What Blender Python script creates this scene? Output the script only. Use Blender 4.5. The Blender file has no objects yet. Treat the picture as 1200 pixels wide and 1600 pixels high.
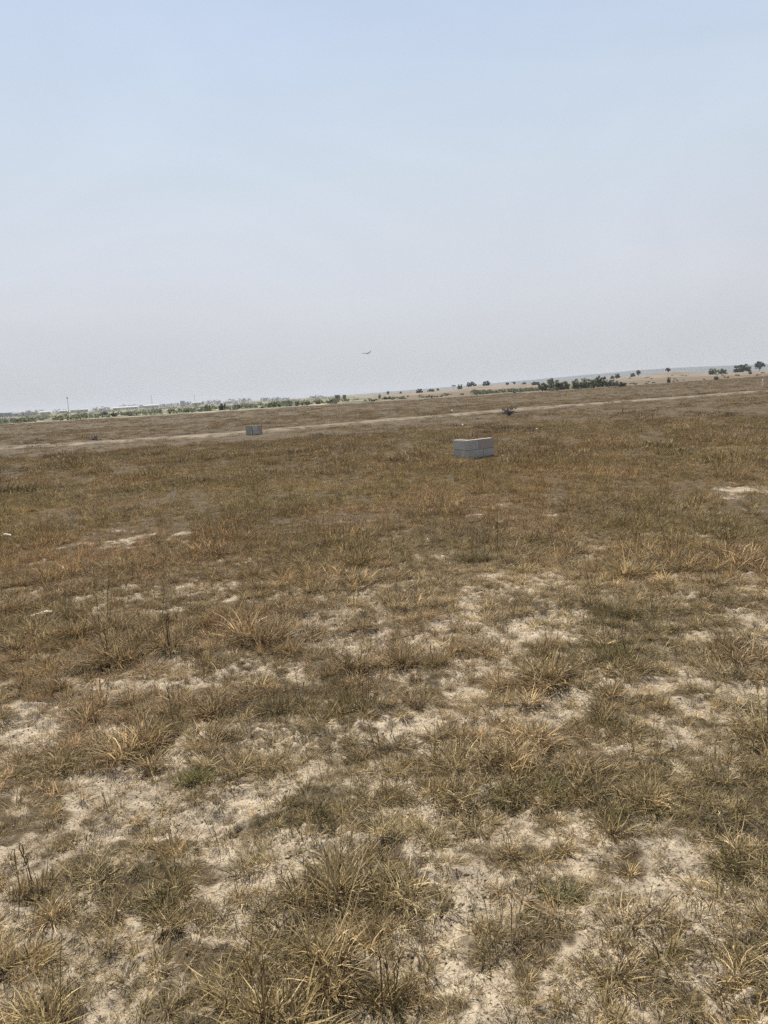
import bpy, math, random
import numpy as np
from mathutils import Matrix, Vector

SC = bpy.context.scene
COL = SC.collection
R = math.radians
rnd = random.Random(11)

# ------------------------------------------------------------------ camera
EXPO, AL = .9, .78      # exposure of the picture; AL scales all plant, soil and wall albedos with it
CAM_H, FPX, PITCH, ROLL = 1.6, 1155.0, R(9.13), R(3.34)
fw = np.array((0, math.cos(PITCH), -math.sin(PITCH)))
r0 = np.array((1.0, 0, 0)); u0 = np.array((0, math.sin(PITCH), math.cos(PITCH)))
cr = r0 * math.cos(ROLL) - u0 * math.sin(ROLL)
cu = u0 * math.cos(ROLL) + r0 * math.sin(ROLL)

def ray(px, py):
    d = fw + cr * (px - 600) / FPX - cu * (py - 800) / FPX
    return d / np.linalg.norm(d)

def at(px, py, z=0.0):
    d = ray(px, py); t = (z - CAM_H) / d[2]
    return np.array((0, 0, CAM_H)) + d * t

def depth_at(px, py):
    p = at(px, py) - np.array((0, 0, CAM_H))
    return float(p @ fw)

def px_of(x, y):
    """picture column of a far ground direction (used only to look up terrain profiles)"""
    f = np.maximum(y * math.cos(PITCH), 1e-6)
    u = x / f; v = math.tan(PITCH)
    return np.where(y > 0.05, 600 + FPX * (u * math.cos(ROLL) - v * math.sin(ROLL)), np.where(x > 0, 4000, -4000))

def far_point(px, D):
    """ground-plan point at horizontal distance D seen in picture column px (near the horizon)"""
    hy = 649 - 0.0583 * px
    d = ray(px, hy); k = D / math.hypot(d[0], d[1])
    return d[0] * k, d[1] * k

cam = bpy.data.objects.new("camera", bpy.data.cameras.new("camera"))
COL.objects.link(cam)
m = Matrix.Identity(4)
for i in range(3):
    m[i][0] = cr[i]; m[i][1] = cu[i]; m[i][2] = -fw[i]
m[0][3], m[1][3], m[2][3] = 0, 0, CAM_H
cam.matrix_world = m
cam.data.sensor_fit = 'VERTICAL'; cam.data.sensor_height = 24
cam.data.lens = 24 * FPX / 1600; cam.data.clip_start = 0.05; cam.data.clip_end = 30000
SC.camera = cam

# ------------------------------------------------------------------ noise
def _h(ix, iy, seed):
    n = (ix.astype(np.int64) * 374761393 + iy.astype(np.int64) * 668265263 + seed * 1442695041) & 0xFFFFFFFF
    n = ((n ^ (n >> 13)) * 1274126177) & 0xFFFFFFFF
    n = ((n ^ (n >> 16)) * 2246822519) & 0xFFFFFFFF
    return (n ^ (n >> 15)) & 0xFFFFFFFF

def noise(x, y, seed=0):
    x = np.asarray(x, float); y = np.asarray(y, float)
    ix = np.floor(x); iy = np.floor(y); fx = x - ix; fy = y - iy
    ux = fx * fx * fx * (fx * (fx * 6 - 15) + 10); uy = fy * fy * fy * (fy * (fy * 6 - 15) + 10)
    def g(dx, dy):
        a = _h(ix + dx, iy + dy, seed) * (2 * math.pi / 4294967296.0)
        return np.cos(a) * (fx - dx) + np.sin(a) * (fy - dy)
    a = g(0, 0); b = g(1, 0); c = g(0, 1); d = g(1, 1)
    return (a + (b - a) * ux + (c - a) * uy + (a - b - c + d) * ux * uy) * 1.5

def fbm(x, y, s, o=3, seed=0):
    t = 0; a = 1; n = 0
    for k in range(o):
        t = t + a * noise(x / s, y / s, seed + 17 * k); n += a; a *= 0.5; s *= 0.5
    return t / n

def sstep(a, b, x):
    t = np.clip((x - a) / (b - a), 0, 1); return t * t * (3 - 2 * t)

def voro_edge(x, y, s, seed):
    x = x / s; y = y / s; ix = np.floor(x); iy = np.floor(y)
    f1 = np.full(x.shape, 9.0); f2 = np.full(x.shape, 9.0)
    for dx in (-1, 0, 1):
        for dy in (-1, 0, 1):
            cx = ix + dx; cy = iy + dy
            px = cx + _h(cx, cy, seed) / 4294967296.0; py = cy + _h(cx, cy, seed + 5) / 4294967296.0
            d = np.hypot(px - x, py - y)
            f2 = np.where(d < f1, f1, np.minimum(f2, d)); f1 = np.minimum(f1, d)
    return (f2 - f1) * s

# ------------------------------------------------------------------ terrain
RISE_PX = [-4000, 560, 620, 700, 740, 830, 950, 1000, 1050, 1100, 1150, 1200, 1500, 4000]
RISE_H = [0, 0, 0.3, 1.0, 2.2, 1.7, 2.0, 2.6, 3.4, 2.2, 1.7, 1.7, 1.5, 1.0]
EDGE_PX = [-4000, 0, 290, 580, 860, 1000, 1200, 1500, 4000]
EDGE_D = [150, 148, 128, 143, 154, 185, 245, 260, 260]

def H(x, y):
    """large terrain form"""
    x = np.asarray(x, float); y = np.asarray(y, float)
    r = np.hypot(x, y); px = px_of(x, y)
    z = 0.05 * noise(x / 7, y / 7, 3) * sstep(3, 14, r) * (1 - 0.7 * sstep(60, 150, r))
    z = z + 0.015 * noise(x / 1.4, y / 1.4, 4)
    k = np.interp(px, RISE_PX, RISE_H)
    w = sstep(215, 400, r) * (1 - 0.75 * sstep(430, 800, r)) * (1 - sstep(800, 1500, r))
    return z + k * w * (1 + 0.12 * noise(x / 40, y / 40, 9))

# bare patches and grassy clumps read from the photo: column, row, half width, half height, strength
BARE = [(520,1008,70,24,.8),(825,978,60,24,.7),(893,962,45,18,.5),(280,838,22,9,.6),(610,842,28,8,.8),(1165,766,58,15,1.2),
 (215,940,22,8,.6),(475,972,34,10,.6),(270,1045,75,22,.7),(60,1135,75,22,.7),(22,1178,45,26,.7),(180,1222,80,20,.7),
 (238,1268,46,26,.9),(330,1290,60,18,.6),(375,1276,48,18,.8),(110,1470,80,30,.5),(170,1490,60,26,.5),(480,1340,60,26,.7),
 (700,1370,70,30,.7),(740,1430,80,45,.6),(450,1500,60,40,.5),(1070,1350,55,34,.7),(1085,1430,60,34,.7),(1165,1100,50,24,.9),
 (890,1132,45,16,.7),(865,1085,45,26,.5),(1030,1190,26,12,.7),(960,1460,50,30,.5),(640,1560,60,40,.4),(380,1590,60,40,.5),
 (1080,930,40,14,.4),(110,985,40,10,.4),(720,1310,60,22,.6),(360,1160,80,18,.6),(420,1250,40,18,.5),(60,1030,80,18,.45),(960,1560,60,40,.5),
 (400,1060,90,16,.4),(640,1130,80,16,.4),(1130,1560,50,40,.4)]
CLUMP = [(745,860,50,26,.4),(960,955,90,30,.5),(960,1015,80,40,.5),(320,970,80,26,.5),(500,1088,150,28,.7),(270,1115,110,30,.6),
 (690,1025,80,24,.4),(830,1215,110,32,.7),(1000,1245,140,34,.6),(305,1210,70,20,.5),(240,1400,90,40,.5),(60,1380,60,46,.5),
 (515,1535,80,40,.4),(870,1395,100,36,.5),(1160,1320,60,60,.6),(600,1375,60,30,.4),(460,1275,120,28,.6),(100,1190,110,26,.5),
 (950,1115,120,30,.5),(940,1585,100,40,.4),(300,1540,140,50,.4),(20,1540,80,50,.3),(850,1540,80,50,.4)]

def _pre(lst):
    out = []
    for cx, cy, rx, ry, s in lst:
        c = at(cx, cy); w = rx * depth_at(cx, cy) / FPX
        a = at(cx, cy - ry); b = at(cx, cy + ry)
        out.append((c[0], c[1], w, abs(a[1] - b[1]) / 2 + 1e-3, s))
    return out
BARE_W, CLUMP_W = _pre(BARE), _pre(CLUMP)

TRACK_PX = [(-420, 722), (-200, 711), (0, 701), (160, 692), (300, 684), (420, 674.5), (560, 661), (700, 649), (860, 636.5), (1000, 627), (1100, 619), (1200, 611.5), (1400, 597), (1700, 578)]
TRACK = [tuple(at(a, b)[:2]) for a, b in TRACK_PX]
def track_d(x, y):
    """signed distance across the graded track: + is the far side"""
    tx = np.array([p[0] for p in TRACK]); ty = np.array([p[1] for p in TRACK])
    yy = np.interp(x, tx, ty); sl = np.interp(x, (tx[1:] + tx[:-1]) / 2, np.diff(ty) / np.diff(tx))
    d = (y - yy) / np.sqrt(1 + sl * sl)
    return np.where((x > tx[0]) & (x < tx[-1]), d, 99)

def cover(x, y, track=True):
    x = np.asarray(x, float); y = np.asarray(y, float)
    r = np.hypot(x, y)
    b = np.interp(r, [0, 2.2, 3.2, 4.4, 5.5, 7, 9, 14, 40], [.88, .88, .86, .83, .88, .99, 1.06, 1.1, 1.12])
    wx = x + 0.10 * noise(x / .25, y / .25, 61); wy = y + 0.16 * noise(x / .3, y / .3, 62)
    c = b + 0.40 * fbm(x, y, .36, 2, 71) + 0.22 * fbm(x, y, 1.3, 2, 72) + 0.42 * fbm(x, y, .15, 2, 74) * (1 - sstep(6, 12, r)) + 0.25 * fbm(x, y, 6, 2, 73)
    near = r < 26
    if near.any():
        xn, yn = wx[near], wy[near]; add = np.zeros(xn.shape)
        for L, sg in ((BARE_W, -1), (CLUMP_W, 1)):
            for cx, cy, rx, ry, s in L:
                e = ((xn - cx) / rx) ** 2 + ((yn - cy) / ry) ** 2
                add += sg * (0.46 if sg < 0 else 0.45) * s * np.exp(-e * 1.1)
        c = c.copy(); c[near] += add
    td = np.abs(track_d(x, y)) if track else np.full(x.shape, 99.)
    c = c - 0.47 * 1.15 * (1 - sstep(1.2, 2.1, td)) * (1 - sstep(12, 13, np.where(td > 90, 99, 0)))
    return np.clip(c, 0, 1.3)

CRACKED = [(*at(a, b)[:2], k * depth_at(a, b) / FPX) for a, b, k in ((236, 1270, 60), (890, 1133, 50), (866, 1085, 45), (825, 975, 50), (895, 965, 40), (1165, 1100, 50), (150, 1420, 60), (760, 1440, 60), (500, 1330, 50), (1075, 1360, 60))]
def detail(x, y, c):
    """small relief: crumbs, clods, mounded tufts and shrinkage cracks"""
    r = np.hypot(x, y); f = 1 - sstep(9, 24, r)
    z = np.zeros(x.shape); k = f > 0
    x, y, c, r = x[k], y[k], c[k], r[k]
    n = 0.020 * sstep(.35, .8, c) + 0.014 * fbm(x, y, .30, 2, 21)
    rough = sstep(-.1, .35, noise(x / .5, y / .5, 24))
    n = n + (0.5 + 1.2 * rough) * (0.015 * fbm(x, y, .075, 2, 22) + 0.018 * np.maximum(0, noise(x / .05, y / .05, 23) - .2) - .034 * np.maximum(0, noise(x / .04, y / .04, 25) - .30))
    q = r < 9
    if q.any():
        xq, yq = x[q], y[q]
        wx = xq + .03 * fbm(xq, yq, .09, 2, 31); wy = yq + .03 * fbm(xq, yq, .09, 2, 32)
        e = voro_edge(wx, wy, .115, 33)
        mk = sstep(.12, .4, noise(xq / .45, yq / .45, 34))
        for kx, ky, kr in CRACKED:
            mk = np.maximum(mk, np.exp(-((xq - kx) ** 2 + (yq - ky) ** 2) / kr ** 2))
        mk = mk * (1 - sstep(.6, .95, c[q]))
        n[q] -= 0.020 * mk * (1 - sstep(.0015, .009, e))
    z[k] = n * f[k]
    return z

# ------------------------------------------------------------------ mesh + material helpers
def mk_mesh(name, V, quads=None, tris=None):
    me = bpy.data.meshes.new(name)
    V = np.ascontiguousarray(V, dtype=np.float32)
    quads = np.zeros((0, 4), int) if quads is None else np.asarray(quads).reshape(-1, 4)
    tris = np.zeros((0, 3), int) if tris is None else np.asarray(tris).reshape(-1, 3)
    me.vertices.add(len(V)); me.vertices.foreach_set("co", V.ravel())
    nl = quads.size + tris.size; npol = len(quads) + len(tris)
    if npol:
        me.loops.add(nl); me.polygons.add(npol)
        me.loops.foreach_set("vertex_index", np.concatenate([quads.ravel(), tris.ravel()]).astype(np.int32))
        st = np.concatenate([np.arange(len(quads)) * 4, quads.size + np.arange(len(tris)) * 3]).astype(np.int32)
        me.polygons.foreach_set("loop_start", st)
    me.update(calc_edges=True)
    return me

def attr(me, name, typ, data, dom='POINT'):
    a = me.attributes.new(name, typ, dom)
    key = {'FLOAT': 'value', 'INT': 'value', 'FLOAT_VECTOR': 'vector', 'FLOAT_COLOR': 'color'}[typ]
    a.data.foreach_set(key, np.ascontiguousarray(data, dtype=np.int32 if typ == 'INT' else np.float32).ravel())

def smooth(me):
    me.polygons.foreach_set("use_smooth", np.ones(len(me.polygons), dtype=bool))

def obj(name, me, mat=None, parent=None, loc=None, label=None, cat=None, group=None, kind=None):
    o = bpy.data.objects.new(name, me); COL.objects.link(o)
    if mat and me is not None and not me.materials: me.materials.append(mat)
    if parent: o.parent = parent
    if loc is not None: o.location = loc
    if label: o['label'] = label
    if cat: o['category'] = cat
    if group: o['group'] = group
    if kind: o['kind'] = kind
    return o

class MB:
    def __init__(s): s.v = []; s.f = []
    def poly(s, pts, faces):
        b = len(s.v); s.v += [tuple(p) for p in pts]; s.f += [tuple(b + i for i in f) for f in faces]
    def box(s, c, sz, rz=0, jit=0):
        cx, cy, cz = c; ca, sa = math.cos(rz), math.sin(rz); P = []
        for i in range(8):
            dx, dy, dz = ((i & 1) - .5) * sz[0], ((i >> 1 & 1) - .5) * sz[1], ((i >> 2) - .5) * sz[2]
            j = [rnd.uniform(-jit, jit) for _ in range(3)]
            P.append((cx + dx * ca - dy * sa + j[0], cy + dx * sa + dy * ca + j[1], cz + dz + j[2]))
        s.poly(P, [(0, 2, 3, 1), (4, 5, 7, 6), (0, 1, 5, 4), (2, 6, 7, 3), (0, 4, 6, 2), (1, 3, 7, 5)])
    def tube(s, pts, rad, n=7):
        b = len(s.v)
        for k, p in enumerate(pts):
            a = Vector(pts[max(k - 1, 0)]); c = Vector(pts[min(k + 1, len(pts) - 1)])
            t = (c - a).normalized(); e = Vector((0, 0, 1)) if abs(t.z) < .9 else Vector((1, 0, 0))
            u = t.cross(e).normalized(); w = t.cross(u)
            for i in range(n):
                q = Vector(p) + (u * math.cos(2 * math.pi * i / n) + w * math.sin(2 * math.pi * i / n)) * rad[k]
                s.v.append(tuple(q))
        for k in range(len(pts) - 1):
            for i in range(n):
                s.f.append((b + k * n + i, b + k * n + (i + 1) % n, b + (k + 1) * n + (i + 1) % n, b + (k + 1) * n + i))
        s.f.append(tuple(b + i for i in reversed(range(n)))); e = b + (len(pts) - 1) * n
        s.f.append(tuple(e + i for i in range(n)))
    def mesh(s, name):
        me = bpy.data.meshes.new(name); me.from_pydata(s.v, [], s.f); me.update(); return me

def bevel(o, w=.006, seg=2):
    b = o.modifiers.new("bevel", 'BEVEL'); b.width = w; b.segments = seg; b.limit_method = 'ANGLE'
    return o

class Mat:
    def __init__(s, name):
        s.m = bpy.data.materials.new(name); s.m.use_nodes = True; s.t = s.m.node_tree
        s.b = s.t.nodes["Principled BSDF"]; s.out = s.t.nodes["Material Output"]
    def n(s, typ, **kw):
        x = s.t.nodes.new(typ)
        for k, v in kw.items():
            if k.startswith('i_'):
                key = k[2:]; x.inputs[int(key) if key.isdigit() else key.replace('_', ' ')].default_value = v
            else: setattr(x, k, v)
        return x
    def l(s, a, b): s.t.links.new(a, b)
    def mix(s, f, a, b, mode='MIX'):
        x = s.t.nodes.new('ShaderNodeMix'); x.data_type = 'RGBA'; x.blend_type = mode
        for v, i in ((f, 0), (a, 6), (b, 7)):
            if hasattr(v, 'links'): s.l(v, x.inputs[i])
            else: x.inputs[i].default_value = v if i == 0 else (*v, 1) if len(v) == 3 else v
        return x.outputs[2]
    def noise(s, scale, detail=3, rough=.6, coord='Object', dist=0):
        if not hasattr(s, 'tc'): s.tc = s.t.nodes.new('ShaderNodeTexCoord')
        x = s.n('ShaderNodeTexNoise'); x.inputs['Scale'].default_value = scale; x.inputs['Detail'].default_value = detail
        x.inputs['Roughness'].default_value = rough; x.inputs['Distortion'].default_value = dist
        s.l(s.tc.outputs[coord], x.inputs['Vector']); return x.outputs['Fac']
    def ramp(s, v, a, b, ca=(0, 0, 0), cb=(1, 1, 1)):
        x = s.t.nodes.new('ShaderNodeValToRGB'); s.l(v, x.inputs[0])
        x.color_ramp.elements[0].position = a; x.color_ramp.elements[1].position = b
        x.color_ramp.elements[0].color = (*ca, 1); x.color_ramp.elements[1].color = (*cb, 1)
        return x.outputs[0]
    def bump(s, h, dist, strength=1, prev=None):
        x = s.t.nodes.new('ShaderNodeBump'); x.inputs['Distance'].default_value = dist; x.inputs['Strength'].default_value = strength
        s.l(h, x.inputs['Height'])
        if prev is not None: s.l(prev, x.inputs['Normal'])
        return x.outputs[0]

def plain(name, c, c2=None, scale=8, rough=.8, bump=0, detail=4):
    M = Mat(name); M.b.inputs['Roughness'].default_value = rough
    if 'Specular IOR Level' in M.b.inputs: M.b.inputs['Specular IOR Level'].default_value = .3
    f = M.noise(scale, detail)
    c2 = c2 or tuple(v * .7 for v in c); c = tuple(v * AL for v in c); c2 = tuple(v * AL for v in c2)
    M.l(M.mix(M.ramp(f, .35, .65), c, c2), M.b.inputs['Base Color'])
    if bump: M.l(M.bump(M.noise(scale * 5, 3), bump), M.b.inputs['Normal'])
    return M.m

# ------------------------------------------------------------------ ground
def soil_nodes(M, cov, zw=None, zc=None):
    n1 = M.noise(1.3, 4); n2 = M.noise(14, 5, .7); n3 = M.noise(90, 4, .7); n4 = M.noise(330, 2)
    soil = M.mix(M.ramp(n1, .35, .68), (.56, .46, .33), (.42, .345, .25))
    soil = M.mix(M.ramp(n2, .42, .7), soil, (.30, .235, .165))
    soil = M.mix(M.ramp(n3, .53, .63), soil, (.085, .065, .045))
    lit = M.mix(M.ramp(n2, .35, .65), (.125, .092, .052), (.08, .058, .034))  # brown litter, its colour darkened to stand in for shade in the grass gaps
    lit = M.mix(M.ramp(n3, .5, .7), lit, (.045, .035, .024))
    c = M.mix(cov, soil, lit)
    if zw is not None: c = M.mix(zw, c, zc)
    c = M.mix(.35, c, M.ramp(n4, .2, .8, (.6, .6, .6), (1, 1, 1)), 'MULTIPLY')
    c = M.mix(1.0, c, (AL, AL, AL), 'MULTIPLY')
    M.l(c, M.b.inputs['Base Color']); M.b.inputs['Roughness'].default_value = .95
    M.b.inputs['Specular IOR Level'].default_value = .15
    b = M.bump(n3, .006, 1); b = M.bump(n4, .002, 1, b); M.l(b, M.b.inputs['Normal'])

def far_zone(x, y):
    """albedo and weight of the ground beyond the brown field"""
    r = np.hypot(x, y); px = px_of(x, y); az = np.degrees(np.arctan2(x, np.maximum(y, 1e-3)))
    e = np.interp(px, EDGE_PX, EDGE_D)
    e = e * (1 + .06 * noise(az / 2.2, az * 0, 41))
    w = sstep(0, 8, r - e)
    lg = np.log(np.maximum(r, 1))
    s1 = noise(az / 3.5, lg * 14, 42) + .5 * noise(az / 1.2, lg * 30, 43)
    pale = sstep(.10, .30, s1)
    left = np.array((.11, .107, .055))[None] * (1 - pale[:, None]) + np.array((.33, .29, .205))[None] * pale[:, None]
    s2 = noise(az / 2.5, lg * 16, 44) + .5 * noise(az / .8, lg * 40, 45)
    band = sstep(265, 320, r) * (1 - sstep(520, 700, r))
    pk = np.clip(band * (0.75 + .9 * s2), 0, 1)[:, None]
    right = np.array((.135, .103, .064))[None] * (1 - pk) + np.array((.225, .172, .128))[None] * pk
    kk = sstep(540, 640, px)[:, None]
    col = left * (1 - kk) + right * kk
    rim = ((1 - sstep(2, 9, np.abs(r - e - 5))) * sstep(-.2, .2, noise(az / 1.5, az * 0 + 3, 46)))[:, None] * .7
    col = col * (1 - rim) + np.array((.26, .205, .14))[None] * rim
    return col, w

def build_ground():
    a1 = np.arange(-46, 46.01, .155); a2 = np.arange(46.6, 76, .7); a3 = np.arange(78, 180, 4)
    A = np.radians(np.concatenate([-a3[::-1] , -a2[::-1], a1, a2, a3]))
    rr = [1.0]
    while rr[-1] < 10: rr.append(rr[-1] * 1.0037)
    while rr[-1] < 60: rr.append(rr[-1] * 1.012)
    while rr[-1] < 5400: rr.append(rr[-1] * 1.025)
    rr = np.array([.25, .6] + rr)
    na, nr = len(A), len(rr)
    X = (rr[:, None] * np.sin(A)[None]).ravel(); Y = (rr[:, None] * np.cos(A)[None]).ravel()
    c = cover(X, Y, False); Z = H(X, Y) + detail(X, Y, c)
    V = np.stack([X, Y, Z], 1); V = np.vstack([V, [[0, 0, 0]]])
    i, j = np.meshgrid(np.arange(nr - 1), np.arange(na), indexing='ij'); j2 = (j + 1) % na
    Q = np.stack([i * na + j, i * na + j2, (i + 1) * na + j2, (i + 1) * na + j], -1).reshape(-1, 4)[:, ::-1]
    k = np.arange(na); T = np.stack([np.full(na, len(V) - 1), (k + 1) % na, k], 1)
    me = mk_mesh("ground", V, Q, T); smooth(me)
    col, w = far_zone(X, Y)
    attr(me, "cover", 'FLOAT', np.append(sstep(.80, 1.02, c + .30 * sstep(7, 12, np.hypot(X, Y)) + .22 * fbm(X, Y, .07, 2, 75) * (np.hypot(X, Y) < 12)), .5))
    attr(me, "zone", 'FLOAT', np.append(w, 0))
    attr(me, "zone_colour", 'FLOAT_COLOR', np.vstack([np.hstack([col, np.ones((len(col), 1))]), [[.2, .2, .2, 1]]]))
    M = Mat("dry_soil")
    a = M.n('ShaderNodeAttribute', attribute_name="cover"); z = M.n('ShaderNodeAttribute', attribute_name="zone"); zc = M.n('ShaderNodeAttribute', attribute_name="zone_colour")
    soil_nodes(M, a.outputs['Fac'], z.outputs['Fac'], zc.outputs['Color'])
    o = obj("ground", me, M.m, kind='structure')
build_ground()

def ground_z(x, y):
    X = np.array([x], float); Y = np.array([y], float)
    return float((H(X, Y) + detail(X, Y, cover(X, Y, False)))[0])

# graded track: a low strip with a ragged windrow along its far edge
def build_track():
    s = np.arange(-1, 1.001, .05)
    tx = np.array([p[0] for p in TRACK]); ty = np.array([p[1] for p in TRACK])
    xs = np.arange(tx[0] + .5, tx[-1] - .5, .12)
    prof_d = np.array([-2.2, -1.8, -1.5, -1.2, -.9, -.6, -.3, 0, .3, .6, .8, 1.0, 1.15, 1.3, 1.45, 1.6, 1.75, 1.95, 2.25])
    prof_z = np.array([-.12, .0, .06, .09, .095, .095, .095, .095, .095, .09, .08, .07, .10, .15, .17, .14, .08, .0, -.12])
    yc = np.interp(xs, tx, ty); sl = np.gradient(yc, xs); n = np.sqrt(1 + sl * sl)
    yc = yc + .25 * noise(xs / 9, xs * 0, 91)
    nx, ny = -sl / n, 1 / n
    X = xs[:, None] + nx[:, None] * prof_d; Y = yc[:, None] + ny[:, None] * prof_d
    lump = np.clip(.75 + .9 * noise(X / 1.6, Y / 1.6, 92) + .6 * noise(X / .5, Y / .5, 93), 0, 2)
    br = (prof_d > .85) & (prof_d < 2.05)
    Z = H(X, Y) + np.where(br, .02 + (prof_z - .02) * lump, prof_z) + .012 * noise(X / .4, Y / .4, 94)
    V = np.stack([X, Y, Z], -1).reshape(-1, 3); na = len(prof_d); nr = len(xs)
    i, j = np.meshgrid(np.arange(nr - 1), np.arange(na - 1), indexing='ij')
    Q = np.stack([i * na + j, (i + 1) * na + j, (i + 1) * na + j + 1, i * na + j + 1], -1).reshape(-1, 4)
    me = mk_mesh("dirt_track", V, Q); smooth(me)
    cv = np.clip(.72 + .6 * fbm(X, Y, .9, 2, 95) + np.where(br, .6, 0) + np.where(np.abs(prof_d) > 1.6, .5, 0), 0, 1)
    attr(me, "cover", 'FLOAT', cv.ravel())
    M = Mat("track_soil"); a = M.n('ShaderNodeAttribute', attribute_name="cover"); soil_nodes(M, a.outputs['Fac'])
    obj("dirt_track", me, M.m, kind='structure')
build_track()

# ------------------------------------------------------------------ grass
def blades(rng, n, rad, L, lean, curl, w, segs=3, out=.7, zmin=.003, tv=.6):
    a = rng.uniform(0, 2 * np.pi, n); rr = rad * np.sqrt(rng.uniform(0, 1, n))
    p = np.stack([rr * np.cos(a), rr * np.sin(a), np.zeros(n)], 1)
    phi = np.where(rng.uniform(0, 1, n) < out, a + rng.normal(0, .5, n), rng.uniform(0, 2 * np.pi, n))
    ln = rng.uniform(L[0], L[1], n); le = rng.uniform(lean[0], lean[1], n); cu_ = rng.uniform(curl[0], curl[1], n)
    ww = rng.uniform(w[0], w[1], n); tw = rng.uniform(-1.3, 1.3, n); bend = rng.normal(0, .5, n)
    VV = []
    for k in range(segs + 1):
        t = k / segs; th = np.minimum(le + cu_ * t, 2.3); ph = phi + bend * t
        tan = np.stack([np.sin(th) * np.cos(ph), np.sin(th) * np.sin(ph), np.cos(th)], 1)
        per = np.stack([-np.sin(ph), np.cos(ph), 0 * ph], 1)
        tau = tw * (.4 + .6 * t); wv = per * np.cos(tau)[:, None] + np.cross(tan, per) * np.sin(tau)[:, None]
        hw = (ww * .5 * (1 - .55 * t) * (0.75 if k == 0 else 1))[:, None]
        if k < segs: VV += [p - wv * hw, p + wv * hw]
        else: VV += [p]
        p = p + tan * (ln / segs)[:, None]; p[:, 2] = np.maximum(p[:, 2], zmin + .004 * rng.uniform(0, 1, n))
    nv = 2 * segs + 1
    V = np.stack(VV, 1).reshape(-1, 3); b = np.arange(n)[:, None] * nv
    Q = np.concatenate([np.stack([b[:, 0] + 2 * k, b[:, 0] + 2 * k + 1, b[:, 0] + 2 * k + 3, b[:, 0] + 2 * k + 2], 1) for k in range(segs - 1)])
    T = np.stack([b[:, 0] + 2 * segs - 2, b[:, 0] + 2 * segs - 1, b[:, 0] + 2 * segs], 1)
    tint = AL * np.repeat(np.clip(rng.lognormal(-.05, tv, n), .3, 2.3), nv)
    return V, Q, T, tint

def join(parts):
    Vs, Qs, Ts, Ks = [], [], [], []; o = 0
    for V, Q, T, k in parts:
        Vs.append(V); Qs.append(Q + o); Ts.append(T + o); Ks.append(k); o += len(V)
    return np.vstack(Vs), np.vstack(Qs), np.vstack(Ts), np.concatenate(Ks)

def seed_stalks(rng, n, rad, L, lean=(0, .35), w=.0035):
    """thin upright stems with a narrow seed head of short spikelets"""
    V, Q, T, k = blades(rng, n, rad, L, lean, (0, .35), (w, w * 1.3), 4, .8)
    parts = [(V, Q, T, k)]
    nv = 9
    for i in range(n):
        tip = V[i * nv + 8]; base = (V[i * nv + 4] + V[i * nv + 5]) / 2
        m_ = 9
        v, q, t, kk = blades(rng, m_, .001, (.012, .026), (.15, .6), (0, .3), (w * .8, w * 1.3), 2, 0)
        f = np.repeat(rng.uniform(.35, 1.05, m_), 5)[:, None]
        parts.append((v + base + (tip - base) * f, q, t, kk))
    return join(parts)

rg = np.random.default_rng(5)
PROTO = []
for i in range(5): PROTO.append(blades(rg, 70, .036, (.035, .115), (.25, 1.4), (.2, 1.2), (.0020, .0042)))                 # 0-4 fine tufts
for i in range(4): PROTO.append(blades(rg, 66, .062, (.035, .115), (.8, 1.52), (.0, .6), (.0020, .0042)))                      # 5-8 sprawling mats
for i in range(3): PROTO.append(blades(rg, 46, .110, (.012, .075), (1.40, 1.57), (0, .1), (.0014, .0032), 2, .1))             # 9-11 fallen straw
for i in range(2): PROTO.append(join([seed_stalks(rg, 5, .03, (.13, .27)), blades(rg, 26, .03, (.04, .12), (.2, 1.2), (.2, 1), (.0018, .0034))]))   # 12-13 stalks
for i in range(4): PROTO.append(blades(rg, 70, .09, (.025, .085), (.3, 1.45), (.1, 1.0), (.0028, .006), 2, tv=.5))                   # 14-17 mid clumps
for i in range(4): PROTO.append(blades(rg, 90, .25, (.035, .105), (.2, 1.45), (.1, .9), (.007, .014), 2, tv=.28))                     # 18-21 far clumps
for i in range(2): PROTO.append(blades(rg, 16, .05, (.02, .06), (.3, 1.4), (.1, .8), (.0014, .0028)))                      # 22-23 sparse sprigs

PAL = np.array([(.305, .21, .100), (.175, .130, .052), (.25, .142, .070), (.195, .15, .10), (.40, .315, .175), (.135, .122, .046)])
def grass_col(x, y, rng):
    r = np.hypot(x, y); n = len(x)
    red = fbm(x, y, 5, 3, 51); ol = fbm(x, y, 2.2, 3, 52); gr = fbm(x, y, 3.3, 2, 53)
    px = px_of(x, y)
    W = np.stack([.55 + 0 * x,
                  np.clip(.55 + 1.6 * ol, .03, 2), np.clip(.30 + 1.6 * red + .10 * sstep(5, 10, r), .02, 2), np.clip(.2 + 1.2 * gr, .02, 1.2),
                  .60 * (1 - .85 * sstep(4, 9, r)), np.clip(.12 + 1.0 * ol, .0, .8) * (1 - .6 * sstep(12, 30, r))], 1)
    W = W * rng.uniform(.03, 1, W.shape) ** 2.2
    W /= W.sum(1, keepdims=True)
    c = W @ PAL
    f = sstep(9, 26, r)[:, None]
    c = c * (1 - .28 * f) + np.array((.205, .145, .085)) * .28 * f
    g_ = (sstep(6, 16, r) * (1 - .65 * sstep(18, 45, r)))[:, None]; c = c * (1 + g_ * (np.array((1.09, 1.09, 1.0)) - 1))
    return c * np.clip(rng.lognormal(0, 1, n) ** (.30 - .16 * sstep(10, 40, r)), .45, 1.8)[:, None]

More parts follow.
